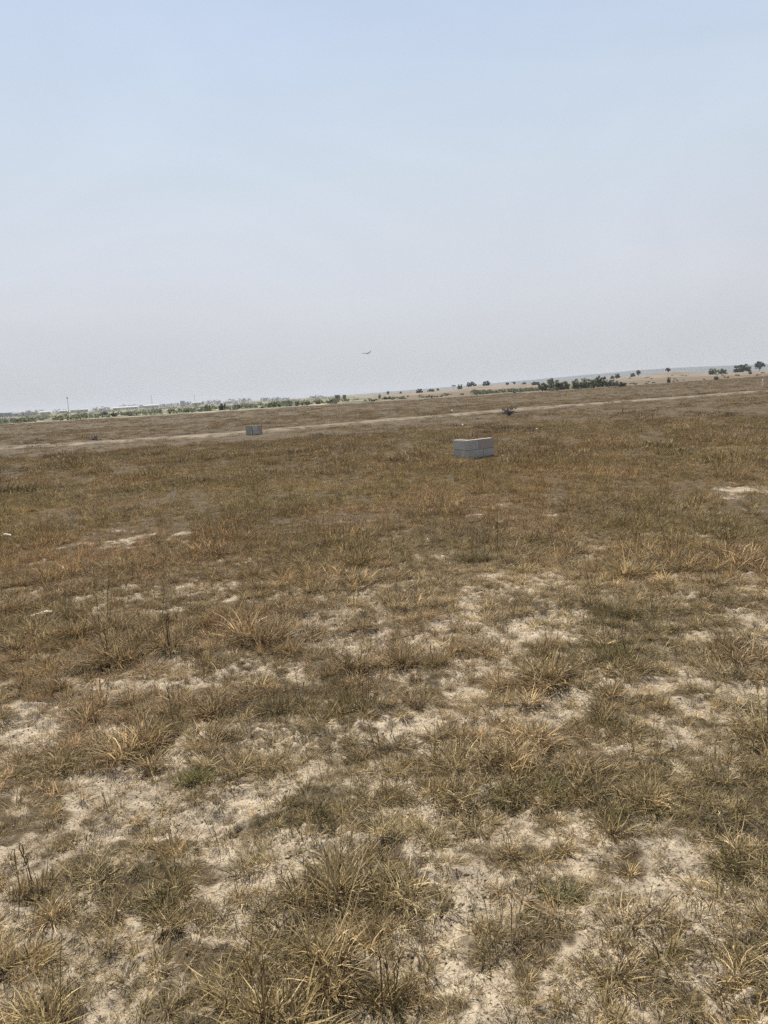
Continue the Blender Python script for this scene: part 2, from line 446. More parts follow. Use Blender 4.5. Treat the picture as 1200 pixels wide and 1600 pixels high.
def scatter():
    rng = np.random.default_rng(77)
    P, K, S, C = [], [], [], []
    def band(ra, rb, dens, az, fn):
        n = int((rb * rb - ra * ra) * R(az) * dens)
        r = np.sqrt(rng.uniform(ra * ra, rb * rb, n)); a = rng.uniform(-R(az), R(az), n)
        x = r * np.sin(a); y = r * np.cos(a); c = cover(x, y)
        keep, kind, scl = fn(r, c, x, y, n)
        s_ = np.interp(r, [3, 12, 40, 120], [1, 1.3, 2.2, 4]); cl = fbm(x, y, .55, 2, 55) * .6 + noise(x / s_, y / s_, 56) * .8
        scl = scl * (.62 + .75 * sstep(-.35, .75, cl)); keep &= (cl > -.62) | (r < 7) | (rng.uniform(0, 1, n) < .75)
        g2 = np.interp(r, [8, 12, 25, 60, 150], [.22, .32, .6, 1.2, 2.5]); gp = noise(x / g2, y / g2, 59) + .35 * noise(x / g2 * 2.3, y / g2 * 2.3, 60)
        keep &= rng.uniform(0, 1, n) < 1 - .38 * sstep(7, 10, r) * (1 - .4 * sstep(40, 120, r)) * (1 - sstep(-.42, .02, gp))
        scl = scl * (1 - .35 * sstep(7, 10, r) * (1 - sstep(-.42, .05, gp)))
        e = np.interp(px_of(x, y), EDGE_PX, EDGE_D) * (1 + .05 * noise(np.degrees(a) / 2.2, a * 0, 41))
        keep &= r < e
        x, y, kind, scl, c = x[keep], y[keep], kind[keep], scl[keep], c[keep]
        z = H(x, y) + detail(x, y, c) - .004
        td = track_d(x, y); z = np.where((np.abs(td) < 1.9), z + .07 + .05 * ((td > 1.0) & (td < 1.7)), z)
        cc = grass_col(x, y, rng)
        scl = scl * (1 - .22 * ((td > -7) & (td < -1.3)))
        dead = ((kind >= 9) & (kind <= 11))[:, None]; u = rng.uniform(0, 1, (len(x), 1))
        cc = np.where(dead, np.array((.40, .335, .215)) * u + np.array((.085, .066, .045)) * (1 - u), cc)
        cc = np.where(((td > .9) & (td < 2.3))[:, None], cc * .5, cc)
        rr_ = np.hypot(x, y); dk = (rng.uniform(0, 1, len(x)) < .05 + .10 * sstep(.1, .5, noise(x / 3, y / 2, 57))) & (rr_ > 14) & (kind >= 14)
        cc = np.where(dk[:, None], cc * .38, cc); scl = np.where(dk, scl * 1.35, scl)
        P.append(np.stack([x, y, z], 1)); K.append(kind); S.append(scl); C.append(cc)
    def pick(n, table):
        ks = np.array([t[0] for t in table]); w = np.array([t[1] for t in table], float)
        g = rng.choice(len(ks), n, p=w / w.sum()); lo = np.array([t[0] for t in table]); nn = np.array([t[2] for t in table])
        return lo[g] + (rng.uniform(0, 1, n) * nn[g]).astype(int)
    # near: tufts only where covered, sprigs and straw everywhere
    def near(r, c, x, y, n):
        p = sstep(.50, .80, c) * .92
        return rng.uniform(0, 1, n) < p, pick(n, [(0, 5, 5), (5, 5, 4), (12, .35, 2), (22, 2, 2)]), rng.uniform(.55, 1.25, n) * (.75 + .5 * sstep(.6, 1.1, c)) * np.interp(r, [2, 6], [.88, 1.0]) * (.66 + .58 * sstep(-.2, .6, noise(x / .17, y / .17, 58)))
    band(1.1, 9, 640, 60, near)
    def sprig(r, c, x, y, n):
        p = .32 + .5 * sstep(.3, .6, c)
        return rng.uniform(0, 1, n) < p, pick(n, [(22, 3.2, 2), (9, 2.6, 3), (5, .5, 4), (0, .8, 5)]), rng.uniform(.45, 1.0, n)
    band(1.1, 9, 680, 60, sprig)
    def mid(r, c, x, y, n):
        p = sstep(.45, .85, c)
        return rng.uniform(0, 1, n) < p, pick(n, [(14, 6, 4), (0, 2, 5), (12, .25, 2)]), rng.uniform(.6, 1.2, n) * (.8 + .45 * sstep(.7, 1.2, c))
    band(8, 16, 300, 42, mid)
    def mid2(r, c, x, y, n):
        p = sstep(.45, .9, c)
        return rng.uniform(0, 1, n) < p, pick(n, [(14, 6, 4), (12, .12, 2), (18, .9, 4)]), rng.uniform(.7, 1.35, n) * (.8 + .4 * sstep(.7, 1.2, c))
    band(15, 30, 130, 40, mid2)
    def far(r, c, x, y, n):
        p = sstep(.45, .9, c)
        return rng.uniform(0, 1, n) < p, pick(n, [(18, 6, 4), (14, 3, 4)]), rng.uniform(.5, 1.1, n) * (1 + .5 * (rng.uniform(0, 1, n) < .07))
    band(29, 70, 17, 40, far)
    def far2(r, c, x, y, n):
        p = .92 * sstep(.4, .8, c)
        return rng.uniform(0, 1, n) < p, pick(n, [(18, 6, 4)]), rng.uniform(.8, 1.35, n) * (1 + .6 * (rng.uniform(0, 1, n) < .06))
    band(68, 265, 2.3, 38, far2)
    # tufts along the windrow of the track
    def windrow(r, c, x, y, n):
        td = track_d(x, y); k = (td > .95) & (td < 2.2)
        return k & (rng.uniform(0, 1, n) < .5 + .5 * noise(x / 1.5, y / 1.5, 97)), pick(n, [(18, 6, 4)]), rng.uniform(.6, 1.15, n)
    band(29, 75, 9, 40, windrow)
    return np.vstack(P), np.concatenate(K), np.concatenate(S), np.vstack(C)

def grass_mat(name, instanced):
    M = Mat(name)
    a = M.n('ShaderNodeAttribute', attribute_name="icol", attribute_type='INSTANCER' if instanced else 'GEOMETRY')
    t = M.n('ShaderNodeAttribute', attribute_name="tint")
    c = M.n('ShaderNodeVectorMath', operation='SCALE'); M.l(a.outputs['Color'], c.inputs[0]); M.l(t.outputs['Fac'], c.inputs['Scale'])
    M.l(c.outputs[0], M.b.inputs['Base Color']); M.b.inputs['Roughness'].default_value = .6; M.b.inputs['Specular IOR Level'].default_value = .2
    tr = M.n('ShaderNodeBsdfTranslucent'); M.l(c.outputs[0], tr.inputs['Color'])
    mx = M.n('ShaderNodeMixShader'); mx.inputs[0].default_value = .30
    M.l(M.b.outputs[0], mx.inputs[1]); M.l(tr.outputs[0], mx.inputs[2]); M.l(mx.outputs[0], M.out.inputs['Surface'])
    return M.m

def build_grass():
    pts, kind, scl, col = scatter()
    print("grass points", len(pts))
    V, Q, T, tint = join(PROTO); nP = len(V)
    pid = np.concatenate([np.full(len(p[0]), i) for i, p in enumerate(PROTO)])
    n = len(pts); rng = np.random.default_rng(3)
    me = mk_mesh("dry_grass", np.vstack([V, pts]), Q, T)
    z = lambda a, w: np.concatenate([a, w])
    attr(me, "proto", 'FLOAT', z(np.ones(nP), np.zeros(n)))
    attr(me, "pid", 'INT', z(pid, np.zeros(n)))
    attr(me, "sort", 'INT', z(np.zeros(nP), kind))
    attr(me, "tint", 'FLOAT', z(tint, np.ones(n)))
    s3 = np.stack([scl, scl, scl * rng.uniform(.75, 1.2, n)], 1)
    attr(me, "scl", 'FLOAT_VECTOR', np.vstack([np.ones((nP, 3)), s3]))
    rot = np.stack([rng.normal(0, .10, n), rng.normal(0, .10, n), rng.uniform(0, 6.283, n)], 1)
    attr(me, "rot", 'FLOAT_VECTOR', np.vstack([np.zeros((nP, 3)), rot]))
    attr(me, "icol", 'FLOAT_COLOR', np.vstack([np.ones((nP, 4)), np.hstack([col, np.ones((n, 1))])]))
    mt = grass_mat("dry_grass_blades", True)
    o = obj("dry_grass", me, mt, kind='stuff')
    o['label'] = "dry brown and olive grass covering the flat field"; o['category'] = "grass"
    g = bpy.data.node_groups.new("grass_spread", 'GeometryNodeTree')
    g.interface.new_socket("Geometry", in_out='INPUT', socket_type='NodeSocketGeometry')
    g.interface.new_socket("Geometry", in_out='OUTPUT', socket_type='NodeSocketGeometry')
    N, L = g.nodes, g.links
    gi, go = N.new('NodeGroupInput'), N.new('NodeGroupOutput')
    def named(nm, typ):
        x = N.new('GeometryNodeInputNamedAttribute'); x.data_type = typ; x.inputs['Name'].default_value = nm
        return [s for s in x.outputs if s.enabled and s.name == 'Attribute'][0]
    cmp_ = N.new('FunctionNodeCompare'); cmp_.data_type = 'FLOAT'; cmp_.operation = 'GREATER_THAN'
    L.new(named("proto", 'FLOAT'), cmp_.inputs[0]); cmp_.inputs[1].default_value = .5
    sep = N.new('GeometryNodeSeparateGeometry'); sep.domain = 'POINT'
    L.new(gi.outputs[0], sep.inputs[0]); L.new(cmp_.outputs[0], sep.inputs['Selection'])
    sp = N.new('GeometryNodeSplitToInstances'); sp.domain = 'POINT'
    L.new(sep.outputs['Selection'], sp.inputs[0]); L.new(named("pid", 'INT'), sp.inputs['Group ID'])
    ip = N.new('GeometryNodeInstanceOnPoints')
    L.new(sep.outputs['Inverted'], ip.inputs['Points']); L.new(sp.outputs[0], ip.inputs['Instance'])
    ip.inputs['Pick Instance'].default_value = True
    L.new(named("sort", 'INT'), ip.inputs['Instance Index'])
    er = N.new('FunctionNodeEulerToRotation'); L.new(named("rot", 'FLOAT_VECTOR'), er.inputs[0]); L.new(er.outputs[0], ip.inputs['Rotation'])
    L.new(named("scl", 'FLOAT_VECTOR'), ip.inputs['Scale'])
    L.new(ip.outputs[0], go.inputs[0])
    md = o.modifiers.new("spread", 'NODES'); md.node_group = g
build_grass()

def build_crumbs():
    rng = np.random.default_rng(44); n = 30000
    r_ = np.sqrt(rng.uniform(1.2 ** 2, 6.5 ** 2, n)); a = rng.uniform(-R(45), R(45), n); x = r_ * np.sin(a); y = r_ * np.cos(a)
    c = cover(x, y); k = rng.uniform(0, 1, n) < (1 - .8 * sstep(.5, .9, c)) * sstep(-.45, .5, fbm(x, y, .3, 2, 64))
    x, y, c = x[k], y[k], c[k]; n = len(x); z = H(x, y) + detail(x, y, c)
    s = rng.lognormal(math.log(.0042), .5, n).clip(.002, .0085)
    base = np.array([(1, 0, 0), (0, 1, 0), (-1, 0, 0), (0, -1, 0), (0, 0, 1), (0, 0, -1)], float)
    V = base[None] * rng.uniform(.55, 1.3, (n, 6, 1)); th = rng.uniform(0, 6.283, n)[:, None]
    V = np.stack([V[..., 0] * np.cos(th) - V[..., 1] * np.sin(th), V[..., 0] * np.sin(th) + V[..., 1] * np.cos(th), V[..., 2] * .7], -1) + rng.normal(0, .15, (n, 6, 3))
    V = V * s[:, None, None] + np.stack([x, y, z + .3 * s], 1)[:, None]
    F = np.array([(0, 1, 4), (1, 2, 4), (2, 3, 4), (3, 0, 4), (1, 0, 5), (2, 1, 5), (3, 2, 5), (0, 3, 5)])
    T = (np.arange(n) * 6)[:, None, None] + F[None]
    me = mk_mesh("soil_crumbs", V.reshape(-1, 3), None, T.reshape(-1, 3))
    attr(me, "tint", 'FLOAT', np.repeat(np.where(rng.uniform(0, 1, n) < .12, rng.uniform(.3, .6, n), rng.uniform(.7, 1.2, n)), 6))
    M = Mat("crumb_soil"); t = M.n('ShaderNodeAttribute', attribute_name="tint")
    v = M.n('ShaderNodeVectorMath', operation='SCALE'); v.inputs[0].default_value = (.40 * AL, .325 * AL, .235 * AL); M.l(t.outputs['Fac'], v.inputs['Scale']); M.l(v.outputs[0], M.b.inputs['Base Color']); M.b.inputs['Roughness'].default_value = .95
    o = obj("soil_crumbs", me, M.m, kind='stuff'); o['label'] = "small dry crumbs of soil scattered over the bare patches"; o['category'] = "soil crumbs"
build_crumbs()

# single tussocks that stand out of the field
TMAT = grass_mat("tussock_blades", False)
def tussock(px, py, wpx, hpx, style, col, label, stalks=0, seed=0):
    rng = np.random.default_rng(100 + seed)
    hs = 1 if style == 'stalk' else np.interp(py, [900, 1100, 1600], [.9, .66, .5])
    p = at(px, py); sc = depth_at(px, py) / FPX
    w = wpx * sc; hst = hpx * sc / math.cos(PITCH); h = hst * hs
    col = np.array(col)
    nsub = 1 if style == 'stalk' else int(rng.integers(4, 8)) if style == 'mound' else int(rng.integers(3, 5))
    parts = []
    for q_ in range(nsub):
        a_ = rng.uniform(0, 6.283); rr_ = 0 if nsub == 1 else w * (.40 if style == 'mound' else .26) * math.sqrt(rng.uniform(0, 1))
        off = np.array((rr_ * math.cos(a_) * 1.1, rr_ * math.sin(a_) * .7, 0)); k_ = rng.uniform(.55, 1.1); hh = h * k_; ww_ = w * rng.uniform(.5, .9)
        bl = blades
        if style == 'arch':
            pp = [bl(rng, 120, ww_ * .16, (hh * .5, hh * 1.35), (.15, 1.1), (.4, 1.7), (.0018, .0040), 4, .85), bl(rng, 50, ww_ * .3, (hh * .4, hh * .9), (.8, 1.5), (0, .6), (.0016, .0036), 3, .8)]
        elif style == 'upright':
            pp = [bl(rng, 110, ww_ * .22, (hh * .35, hh * 1.05), (.0, .75), (.0, .9), (.0016, .0034), 4, .7), bl(rng, 70, ww_ * .32, (hh * .25, hh * .6), (.5, 1.45), (0, .8), (.0016, .0034), 3, .8)]
        elif style == 'mound':
            pp = [bl(rng, 110, ww_ * .26, (hh * .35, hh * 1.1), (.1, 1.25), (.1, 1.2), (.0016, .0036), 3, .65), bl(rng, 60, ww_ * .34, (hh * .3, hh * .8), (.8, 1.52), (0, .6), (.0016, .0034), 3, .8)]
        else:
            pp = [bl(rng, 34, w * .2, (h * .15, h * .4), (.3, 1.4), (.1, .8), (.0016, .0034), 3, .9)]
        tilt = rng.normal(0, .22, 2)
        for V_, Q_, T_, k__ in pp:
            V_ = V_ + off; V_[:, 0] += tilt[0] * V_[:, 2]; V_[:, 1] += tilt[1] * V_[:, 2]
            parts.append((V_, Q_, T_, k__))
    V, Q, T, k = join(parts)
    me = mk_mesh("grass_tussock", V, Q, T); attr(me, "tint", 'FLOAT', k)
    nb = rng.normal(0, .12, (len(V), 1)); mixc = np.where(rng.uniform(0, 1, len(V)) < 2, 1, 1)[:, None]
    # per blade colour drift towards straw
    ids = np.cumsum(np.r_[0, (np.diff(k) != 0)]); s = np.random.default_rng(seed).uniform(0, 1, ids.max() + 1)[ids][:, None] ** 2
    cc = col * (1 - .6 * s) + np.array((.33, .26, .14)) * .6 * s
    attr(me, "icol", 'FLOAT_COLOR', np.hstack([cc, np.ones((len(V), 1))]))
    o = obj("grass_tussock", me, TMAT, None, (p[0], p[1], ground_z(p[0], p[1]) - .006), label, "grass tussock", "tussocks standing out of the dry field")
    for k_ in range(stalks):
        V, Q, T, k = seed_stalks(rng, 1, .004, (hst * .7, hst * 1.25) if stalks > 1 else (hst, hst * 1.05), (0, .28) if stalks > 1 else (0, .08), .0036)
        if stalks > 1: a_ = rng.uniform(0, 6.28); V = V + np.array((math.cos(a_), math.sin(a_), 0)) * w * .27 * math.sqrt(rng.uniform(0, 1))
        me = mk_mesh("seed_stalk", V, Q, T); attr(me, "tint", 'FLOAT', k)
        attr(me, "icol", 'FLOAT_COLOR', np.hstack([np.tile(np.array((.12, .085, .045)) * rng.uniform(.7, 1.3), (len(V), 1)), np.ones((len(V), 1))]))
        obj("seed_stalk", me, TMAT, o)
    return o
OLV, DOL, RED, STR, YGR, GRN = (.165, .135, .056), (.125, .10, .044), (.22, .13, .062), (.30, .22, .11), (.19, .17, .058), (.135, .128, .06)
TUSS = [
 (747, 880, 62, 42, 'mound', OLV, "tall wispy olive tussock alone far out in the field below the big block marker", 14),
 (960, 966, 86, 34, 'mound', DOL, "dark olive mound tussock just behind the tall upright one beside cracked grey soil", 0),
 (958, 1036, 78, 74, 'upright', OLV, "tallest upright olive-brown tussock, standing beside cracked grey soil in the right half", 5),
 (322, 986, 84, 44, 'upright', RED, "reddish brown tussock with pale bent blades at its foot, below the pale bent stick", 0),
 (32, 988, 70, 36, 'mound', DOL, "dark tussock just below the pale stone fragment at the left edge", 0),
 (690, 1046, 82, 40, 'upright', STR, "straw-coloured tussock with a few curled pale blades above the bare central strip", 3),
 (560, 1106, 110, 60, 'upright', OLV, "long olive tussock full of thin seed stalks, the right one of a joined pair", 12),
 (455, 1112, 110, 46, 'mound', DOL, "low dark tussock joined to the stalky tussock on its right", 5),
 (272, 1136, 115, 56, 'mound', OLV, "wide olive tussock with a dark shaded foot left of the joined pair of tussocks", 4),
 (830, 1246, 120, 56, 'mound', YGR, "yellow-green spreading tussock, the greenest wide one right of the middle", 0),
 (312, 1226, 76, 40, 'arch', YGR, "small arching tussock with bright pale tips above the cracked bare soil slab", 0),
 (240, 1422, 100, 56, 'arch', OLV, "dark-centred tussock with pale drooping fringe in the lower left", 0),
 (50, 1402, 80, 66, 'upright', STR, "straw tussock with several dark upright stems at the lower left edge", 6),
 (515, 1566, 96, 66, 'arch', STR, "arching straw tussock with a dark hollow heart at the bottom middle", 0),
 (870, 1418, 110, 54, 'arch', GRN, "grey-green leafy tussock throwing a dark shadow, in the lower right", 0),
 (1000, 1278, 140, 54, 'mound', OLV, "broad brown tussock overhanging a dark strip of soil at the right", 2),
 (1168, 1352, 86, 64, 'mound', OLV, "large brown tussock cut by the right edge of the picture", 0),
 (610, 1598, 60, 96, 'stalk', DOL, "bunch of tall dark seed stalks at the bottom edge beside the arching straw tussock", 7),
 (664, 1502, 26, 110, 'stalk', RED, "single tall reddish-brown seed stalk standing on bare soil", 1),
 (451, 1252, 24, 46, 'stalk', DOL, "single short dark stalk at the left end of an olive tussock", 1),
 (602, 1392, 74, 56, 'upright', OLV, "thin upright tussock between two bare patches in the lower middle", 2),
 (962, 1600, 130, 56, 'arch', STR, "pale straw tussock lying flattened at the bottom edge, right of the tall dark stalks", 0),
 (470, 1292, 120, 46, 'mound', OLV, "wide olive-brown tussock beside the single short dark stalk", 0),
 (98, 1204, 115, 42, 'mound', YGR, "wide low greenish tussock at the left above a bare strip of soil", 0),
 (950, 1138, 120, 46, 'mound', OLV, "broad tussock with pale bent blades, right of a small cracked bare patch", 0),
]
for i, t in enumerate(TUSS):
    tussock(*t[:5], tuple(t[5]), t[6], t[7], i)

# ------------------------------------------------------------------ block corner markers
def sandcrete(name, c1, c2, c3):
    M = Mat(name); n1 = M.noise(5, 5, .65); n2 = M.noise(45, 4, .7); n3 = M.noise(2.2, 3)
    c = M.mix(M.ramp(n1, .35, .7), c1, c2); c = M.mix(M.ramp(n3, .52, .66), c, c3); c = M.mix(M.ramp(n2, .6, .75), c, tuple(v * .5 for v in c1))
    M.l(c, M.b.inputs['Base Color']); M.b.inputs['Roughness'].default_value = .95
    M.l(M.bump(n2, .006), M.b.inputs['Normal']); return M.m
BLK = [sandcrete("sandcrete_grey", (.40, .375, .325), (.33, .31, .27), (.37, .335, .285)),
       sandcrete("sandcrete_light", (.46, .435, .38), (.37, .35, .31), (.41, .38, .33)),
       sandcrete("sandcrete_stained", (.35, .28, .235), (.32, .28, .24), (.40, .27, .20)),
       sandcrete("sandcrete_mossy", (.33, .345, .28), (.28, .30, .24), (.36, .315, .30))]
MORT = plain("mortar", (.36, .35, .32), (.26, .25, .23), 20, .95, .003)
CAPM = plain("mortar_cap", (.36, .33, .295), (.29, .27, .235), 18, .95, .003)

def corner_marker(px, py, aR, LR, aL, LL, mats, label, order, hgt=.215):
    """two courses of hollow-block masonry in an L, corner towards the camera"""
    p = at(px, py); z0 = float(H(p[0], p[1]))
    root = obj("block_corner_marker", None, None, None, (p[0], p[1], z0 - .02), label, "block marker", "block corner markers on the plots")
    T = .14; order = list(order)
    dR = (math.cos(aR), math.sin(aR)); dL = (math.cos(aL), math.sin(aL))
    nR = (-dR[1], dR[0]); nL = (dL[1], -dL[0])       # inward normals
    def blockat(d, nrm, s0, s1, z, mi):
        mb = MB(); c = (s0 + s1) / 2
        mb.box((d[0] * c + nrm[0] * T / 2, d[1] * c + nrm[1] * T / 2, z + hgt / 2), (s1 - s0, T, hgt), math.atan2(d[1], d[0]), .0035)
        bevel(obj("concrete_block", mb.mesh("concrete_block"), mats[mi], root), .006)
    for k, (cutR, cutL) in enumerate([((.0, LR * .42, LR), (T + .006, LL)), ((.0, LR * .60, LR), (T + .006, LL * .55, LL))][::-1]):
        z = k * (hgt + .014)
        for a, b in zip(cutR[:-1], cutR[1:]): blockat(dR, nR, a, b - (.012 if b < LR else 0), z, order.pop(0))
        for a, b in zip(cutL[:-1], cutL[1:]): blockat(dL, nL, a, b - (.012 if b < LL else 0), z, order.pop(0))
    mb = MB()   # mortar beds, a few mm inside the faces
    for d, nrm, L, s0 in ((dR, nR, LR, .004), (dL, nL, LL, T + .002)):
        c = (s0 + L - .004) / 2
        mb.box((d[0] * c + nrm[0] * T / 2, d[1] * c + nrm[1] * T / 2, (2 * hgt + .014) / 2 - .006), (L - .004 - s0, T - .016, 2 * hgt - .012), math.atan2(d[1], d[0]))
    obj("mortar", mb.mesh("mortar"), MORT, root)
    mb = MB()   # pale mortar skin on top
    for d, nrm, L, s0 in ((dR, nR, LR, .0), (dL, nL, LL, T + .004)):
        c = (s0 + L) / 2
        mb.box((d[0] * c + nrm[0] * T / 2, d[1] * c + nrm[1] * T / 2, 2 * hgt + .014 + .006), (L - s0 - .012, T - .01, .012), math.atan2(d[1], d[0]), .003)
    bevel(obj("mortar_cap", mb.mesh("mortar_cap"), CAPM, root), .004)
    return root
corner_marker(732, 716.5, R(34), .80, R(117), .62, [BLK[0], BLK[1], BLK[2]], "nearest grey block corner marker, two courses of blocks in an L with a reddish stain", (0, 0, 1, 0, 0, 2, 1))
corner_marker(398.3, 679.8, R(58), .55, R(163), .46, [BLK[3], BLK[2], BLK[1]], "smaller greenish grey block corner marker standing on the near side of the dirt track", (2, 1, 2, 0, 2, 1, 0), .215)

# block stub on a heap of dark earth beside the track
CL = plain("dark_clods", (.09, .068, .047), (.06, .045, .031), 6, .95, .02)
def lump(mb, c, r, q, n=7, flat=.6):
    b = len(mb.v); rings = 5
    for i in range(rings + 1):
        th = math.pi * i / rings
        for j in range(n):
            k = r * q.uniform(.75, 1.2); a = 2 * math.pi * (j + .5 * (i % 2)) / n
            mb.v.append((c[0] + k * math.sin(th) * math.cos(a), c[1] + k * math.sin(th) * math.sin(a), c[2] + flat * k * math.cos(th)))
    for i in range(rings):
        for j in range(n):
            mb.f.append((b + i * n + j, b + i * n + (j + 1) % n, b + (i + 1) * n + (j + 1) % n, b + (i + 1) * n + j))
p = at(150, 689); z = float(H(p[0], p[1]))
mb = MB(); mb.box((0, 0, .13), (.16, .15, .30), .3, .006)
bevel(obj("concrete_stub", mb.mesh("concrete_stub"), sandcrete("sandcrete_dark", (.17, .15, .15), (.13, .115, .115), (.15, .13, .12)), None, (p[0], p[1], z), "small dark concrete stub beside the dirt track, left of the greenish block marker", "concrete stub"), .01)
mb = MB(); q = random.Random(4)
for i in range(16): lump(mb, (q.uniform(-.75, .75), q.uniform(-.12, .5), q.uniform(-.02, .05)), q.uniform(.06, .15), q)
obj("earth_clods", mb.mesh("earth_clods"), CL, None, (p[0] - .05, p[1] + .22, z), "heap of dark dug-up earth around the small concrete stub", "earth", None, 'stuff')

# ------------------------------------------------------------------ posts on the far field edge
PM = plain("post_concrete", (1.08, 1.05, .96), (1.0, .97, .86), 6, .9)
POSTS = [(13, 661, 9.6, "white marker post furthest left on the far field edge, against green scrub"),
 (137, 654.5, 9.5, "white marker post second from the left, under the tall solid mast"),
 (253, 648.3, 9, "white marker post in front of the long cream strip of open ground"),
 (361, 642, 10, "white marker post beside the dark green shrub, fourth from the left"),
 (459, 636, 8.5, "white marker post between two small dark shrubs, fifth from the left"),
 (551, 631, 7, "thin pale post at the far field edge where the green scrub ends"),
 (716.5, 620.5, 8, "thin pale post below a small grey-green tree on the pale rise"),
 (792, 614, 8, "thin pale post in front of the low dark green hedge of scrub"),
 (1192, 600, 8.5, "pale post furthest right on the field, below the round dark tree")]
post0 = None
for px, py, h, lab in POSTS:
    dy = (py - (649 - .0583 * px)); D = CAM_H * FPX / dy
    x, y = far_point(px, D); hh = h * D / FPX
    if post0 is None:
        mb = MB(); mb.box((0, 0, .46), (.19, .19, 1.08), .4, .006)
        mb.poly([(-.1, -.1, 1.002), (.1, -.1, 1.002), (.1, .1, 1.002), (-.1, .1, 1.002), (0, 0, 1.06)], [(0, 1, 4), (1, 2, 4), (2, 3, 4), (3, 0, 4), (3, 2, 1, 0)])
        post0 = obj("marker_post", mb.mesh("marker_post"), PM); o = post0
    else:
        o = post0.copy(); COL.objects.link(o)
    o.location = (x, y, float(H(x, y))); k_ = (1 if h > 8.8 else .75) if px < 500 else .5; o.scale = (k_, k_, hh)
    o['label'] = lab; o['category'] = "post"; o['group'] = "marker posts along the far field edge"

# ------------------------------------------------------------------ small things lying on the field
STICK = plain("bleached_wood", (.80, .74, .62), (.68, .61, .50), 30, .8)
p = at(270, 787); z = ground_z(p[0], p[1]); s = depth_at(270, 787) / FPX
mb = MB(); mb.tube([(0, 0, -.02), (3 * s, .0, 8 * s), (5.2 * s, .01, 16 * s), (5.6 * s, .01, 24 * s)], [.011, .010, .009, .006], 6)
obj("bent_stick", mb.mesh("bent_stick"), STICK, None, (p[0], p[1], z), "thin pale bent stick standing upright in the brown grass", "stick")
p = at(13, 844); z = ground_z(p[0], p[1])
mb = MB(); mb.tube([(-.05, .01, .05), (-.02, 0, .053), (.03, -.01, .045), (.055, -.02, .035)], [.013, .015, .014, .009], 8)
obj("broken_stick", mb.mesh("broken_stick"), plain("white_stick", (1.0, .96, .88), (.9, .85, .76), 30, .7), None, (p[0], p[1], z), "short white broken stick lying in the grass at the left edge", "stick")
STONE = plain("pale_stone", (.62, .54, .43), (.48, .41, .32), 22, .9, .006)
p = at(62, 970); z = ground_z(p[0], p[1]); q = random.Random(9)
mb = MB()
for i, (dx, dy, r_) in enumerate([(-.05, -.03, .028), (-.02, -.01, .036), (.015, .015, .036), (.045, .03, .03), (.075, .04, .02)]): lump(mb, (dx, dy, .02 + .012 * (i > 2)), r_, q, 8, .7)
o = obj("stone_fragment", mb.mesh("stone_fragment"), STONE, None, (p[0], p[1], z), "pale knobbly stone fragment lying in the grass at the left", "stone")
sb = o.modifiers.new("remesh", 'REMESH'); sb.mode = 'VOXEL'; sb.voxel_size = .006
LIT = plain("white_plastic", (.78, .77, .74), (.66, .64, .6), 12, .5)
for px, py, w, lab in [(838.5, 673.5, 3.2, "tiny white plastic scrap in the field, right of the big block marker"), (722.5, 667, 3.4, "tiny yellowish scrap lying just behind the big block marker"), (706, 643, 2.6, "tiny pale scrap lying far out in the field")]:
    p = at(px, py); s = depth_at(px, py) / FPX; z = ground_z(p[0], p[1]); mb = MB(); k = w * s
    nn = 6
    P = [((i / (nn - 1) - .5) * k * 1.2, (j / 3 - .5) * k * .8, .06 + .3 * k * math.sin(i * 1.7 + j) + .35 * k * (j / 3)) for j in range(4) for i in range(nn)]
    mb.poly(P, [(j * nn + i, j * nn + i + 1, (j + 1) * nn + i + 1, (j + 1) * nn + i) for j in range(3) for i in range(nn - 1)])
    o = obj("plastic_scrap", mb.mesh("plastic_scrap"), LIT, None, (p[0], p[1], z), lab, "litter", "scraps of litter on the field")
    sd = o.modifiers.new("thick", 'SOLIDIFY'); sd.thickness = .004

# ------------------------------------------------------------------ woody plants
def leafmat(name, c, c2):
    M = Mat(name)
    t = M.n('ShaderNodeAttribute', attribute_name="tint")
    n = M.noise(.9, 2)
    col = M.mix(M.ramp(n, .35, .65), c, c2)
    s = M.n('ShaderNodeVectorMath', operation='SCALE'); M.l(col, s.inputs[0]); M.l(t.outputs['Fac'], s.inputs['Scale'])
    M.l(s.outputs[0], M.b.inputs['Base Color']); M.b.inputs['Roughness'].default_value = .6; M.b.inputs['Specular IOR Level'].default_value = .25
    tr = M.n('ShaderNodeBsdfTranslucent'); M.l(s.outputs[0], tr.inputs['Color'])
    mx = M.n('ShaderNodeMixShader'); mx.inputs[0].default_value = .22
    M.l(M.b.outputs[0], mx.inputs[1]); M.l(tr.outputs[0], mx.inputs[2]); M.l(mx.outputs[0], M.out.inputs['Surface'])
    return M.m
LEAF = {'dark': leafmat("leaves_dark", (.050, .068, .034), (.036, .05, .026)), 'green': leafmat("leaves_green", (.15, .175, .08), (.11, .13, .06)),
        'dusk': leafmat("leaves_dusky", (.115, .135, .062), (.085, .10, .048)), 'olive': leafmat("leaves_olive", (.15, .168, .088), (.115, .128, .066)), 'grey': leafmat("leaves_grey", (.09, .082, .088), (.065, .06, .066))}
BARK = plain("bark", (.12, .095, .07), (.075, .06, .045), 10, .95)

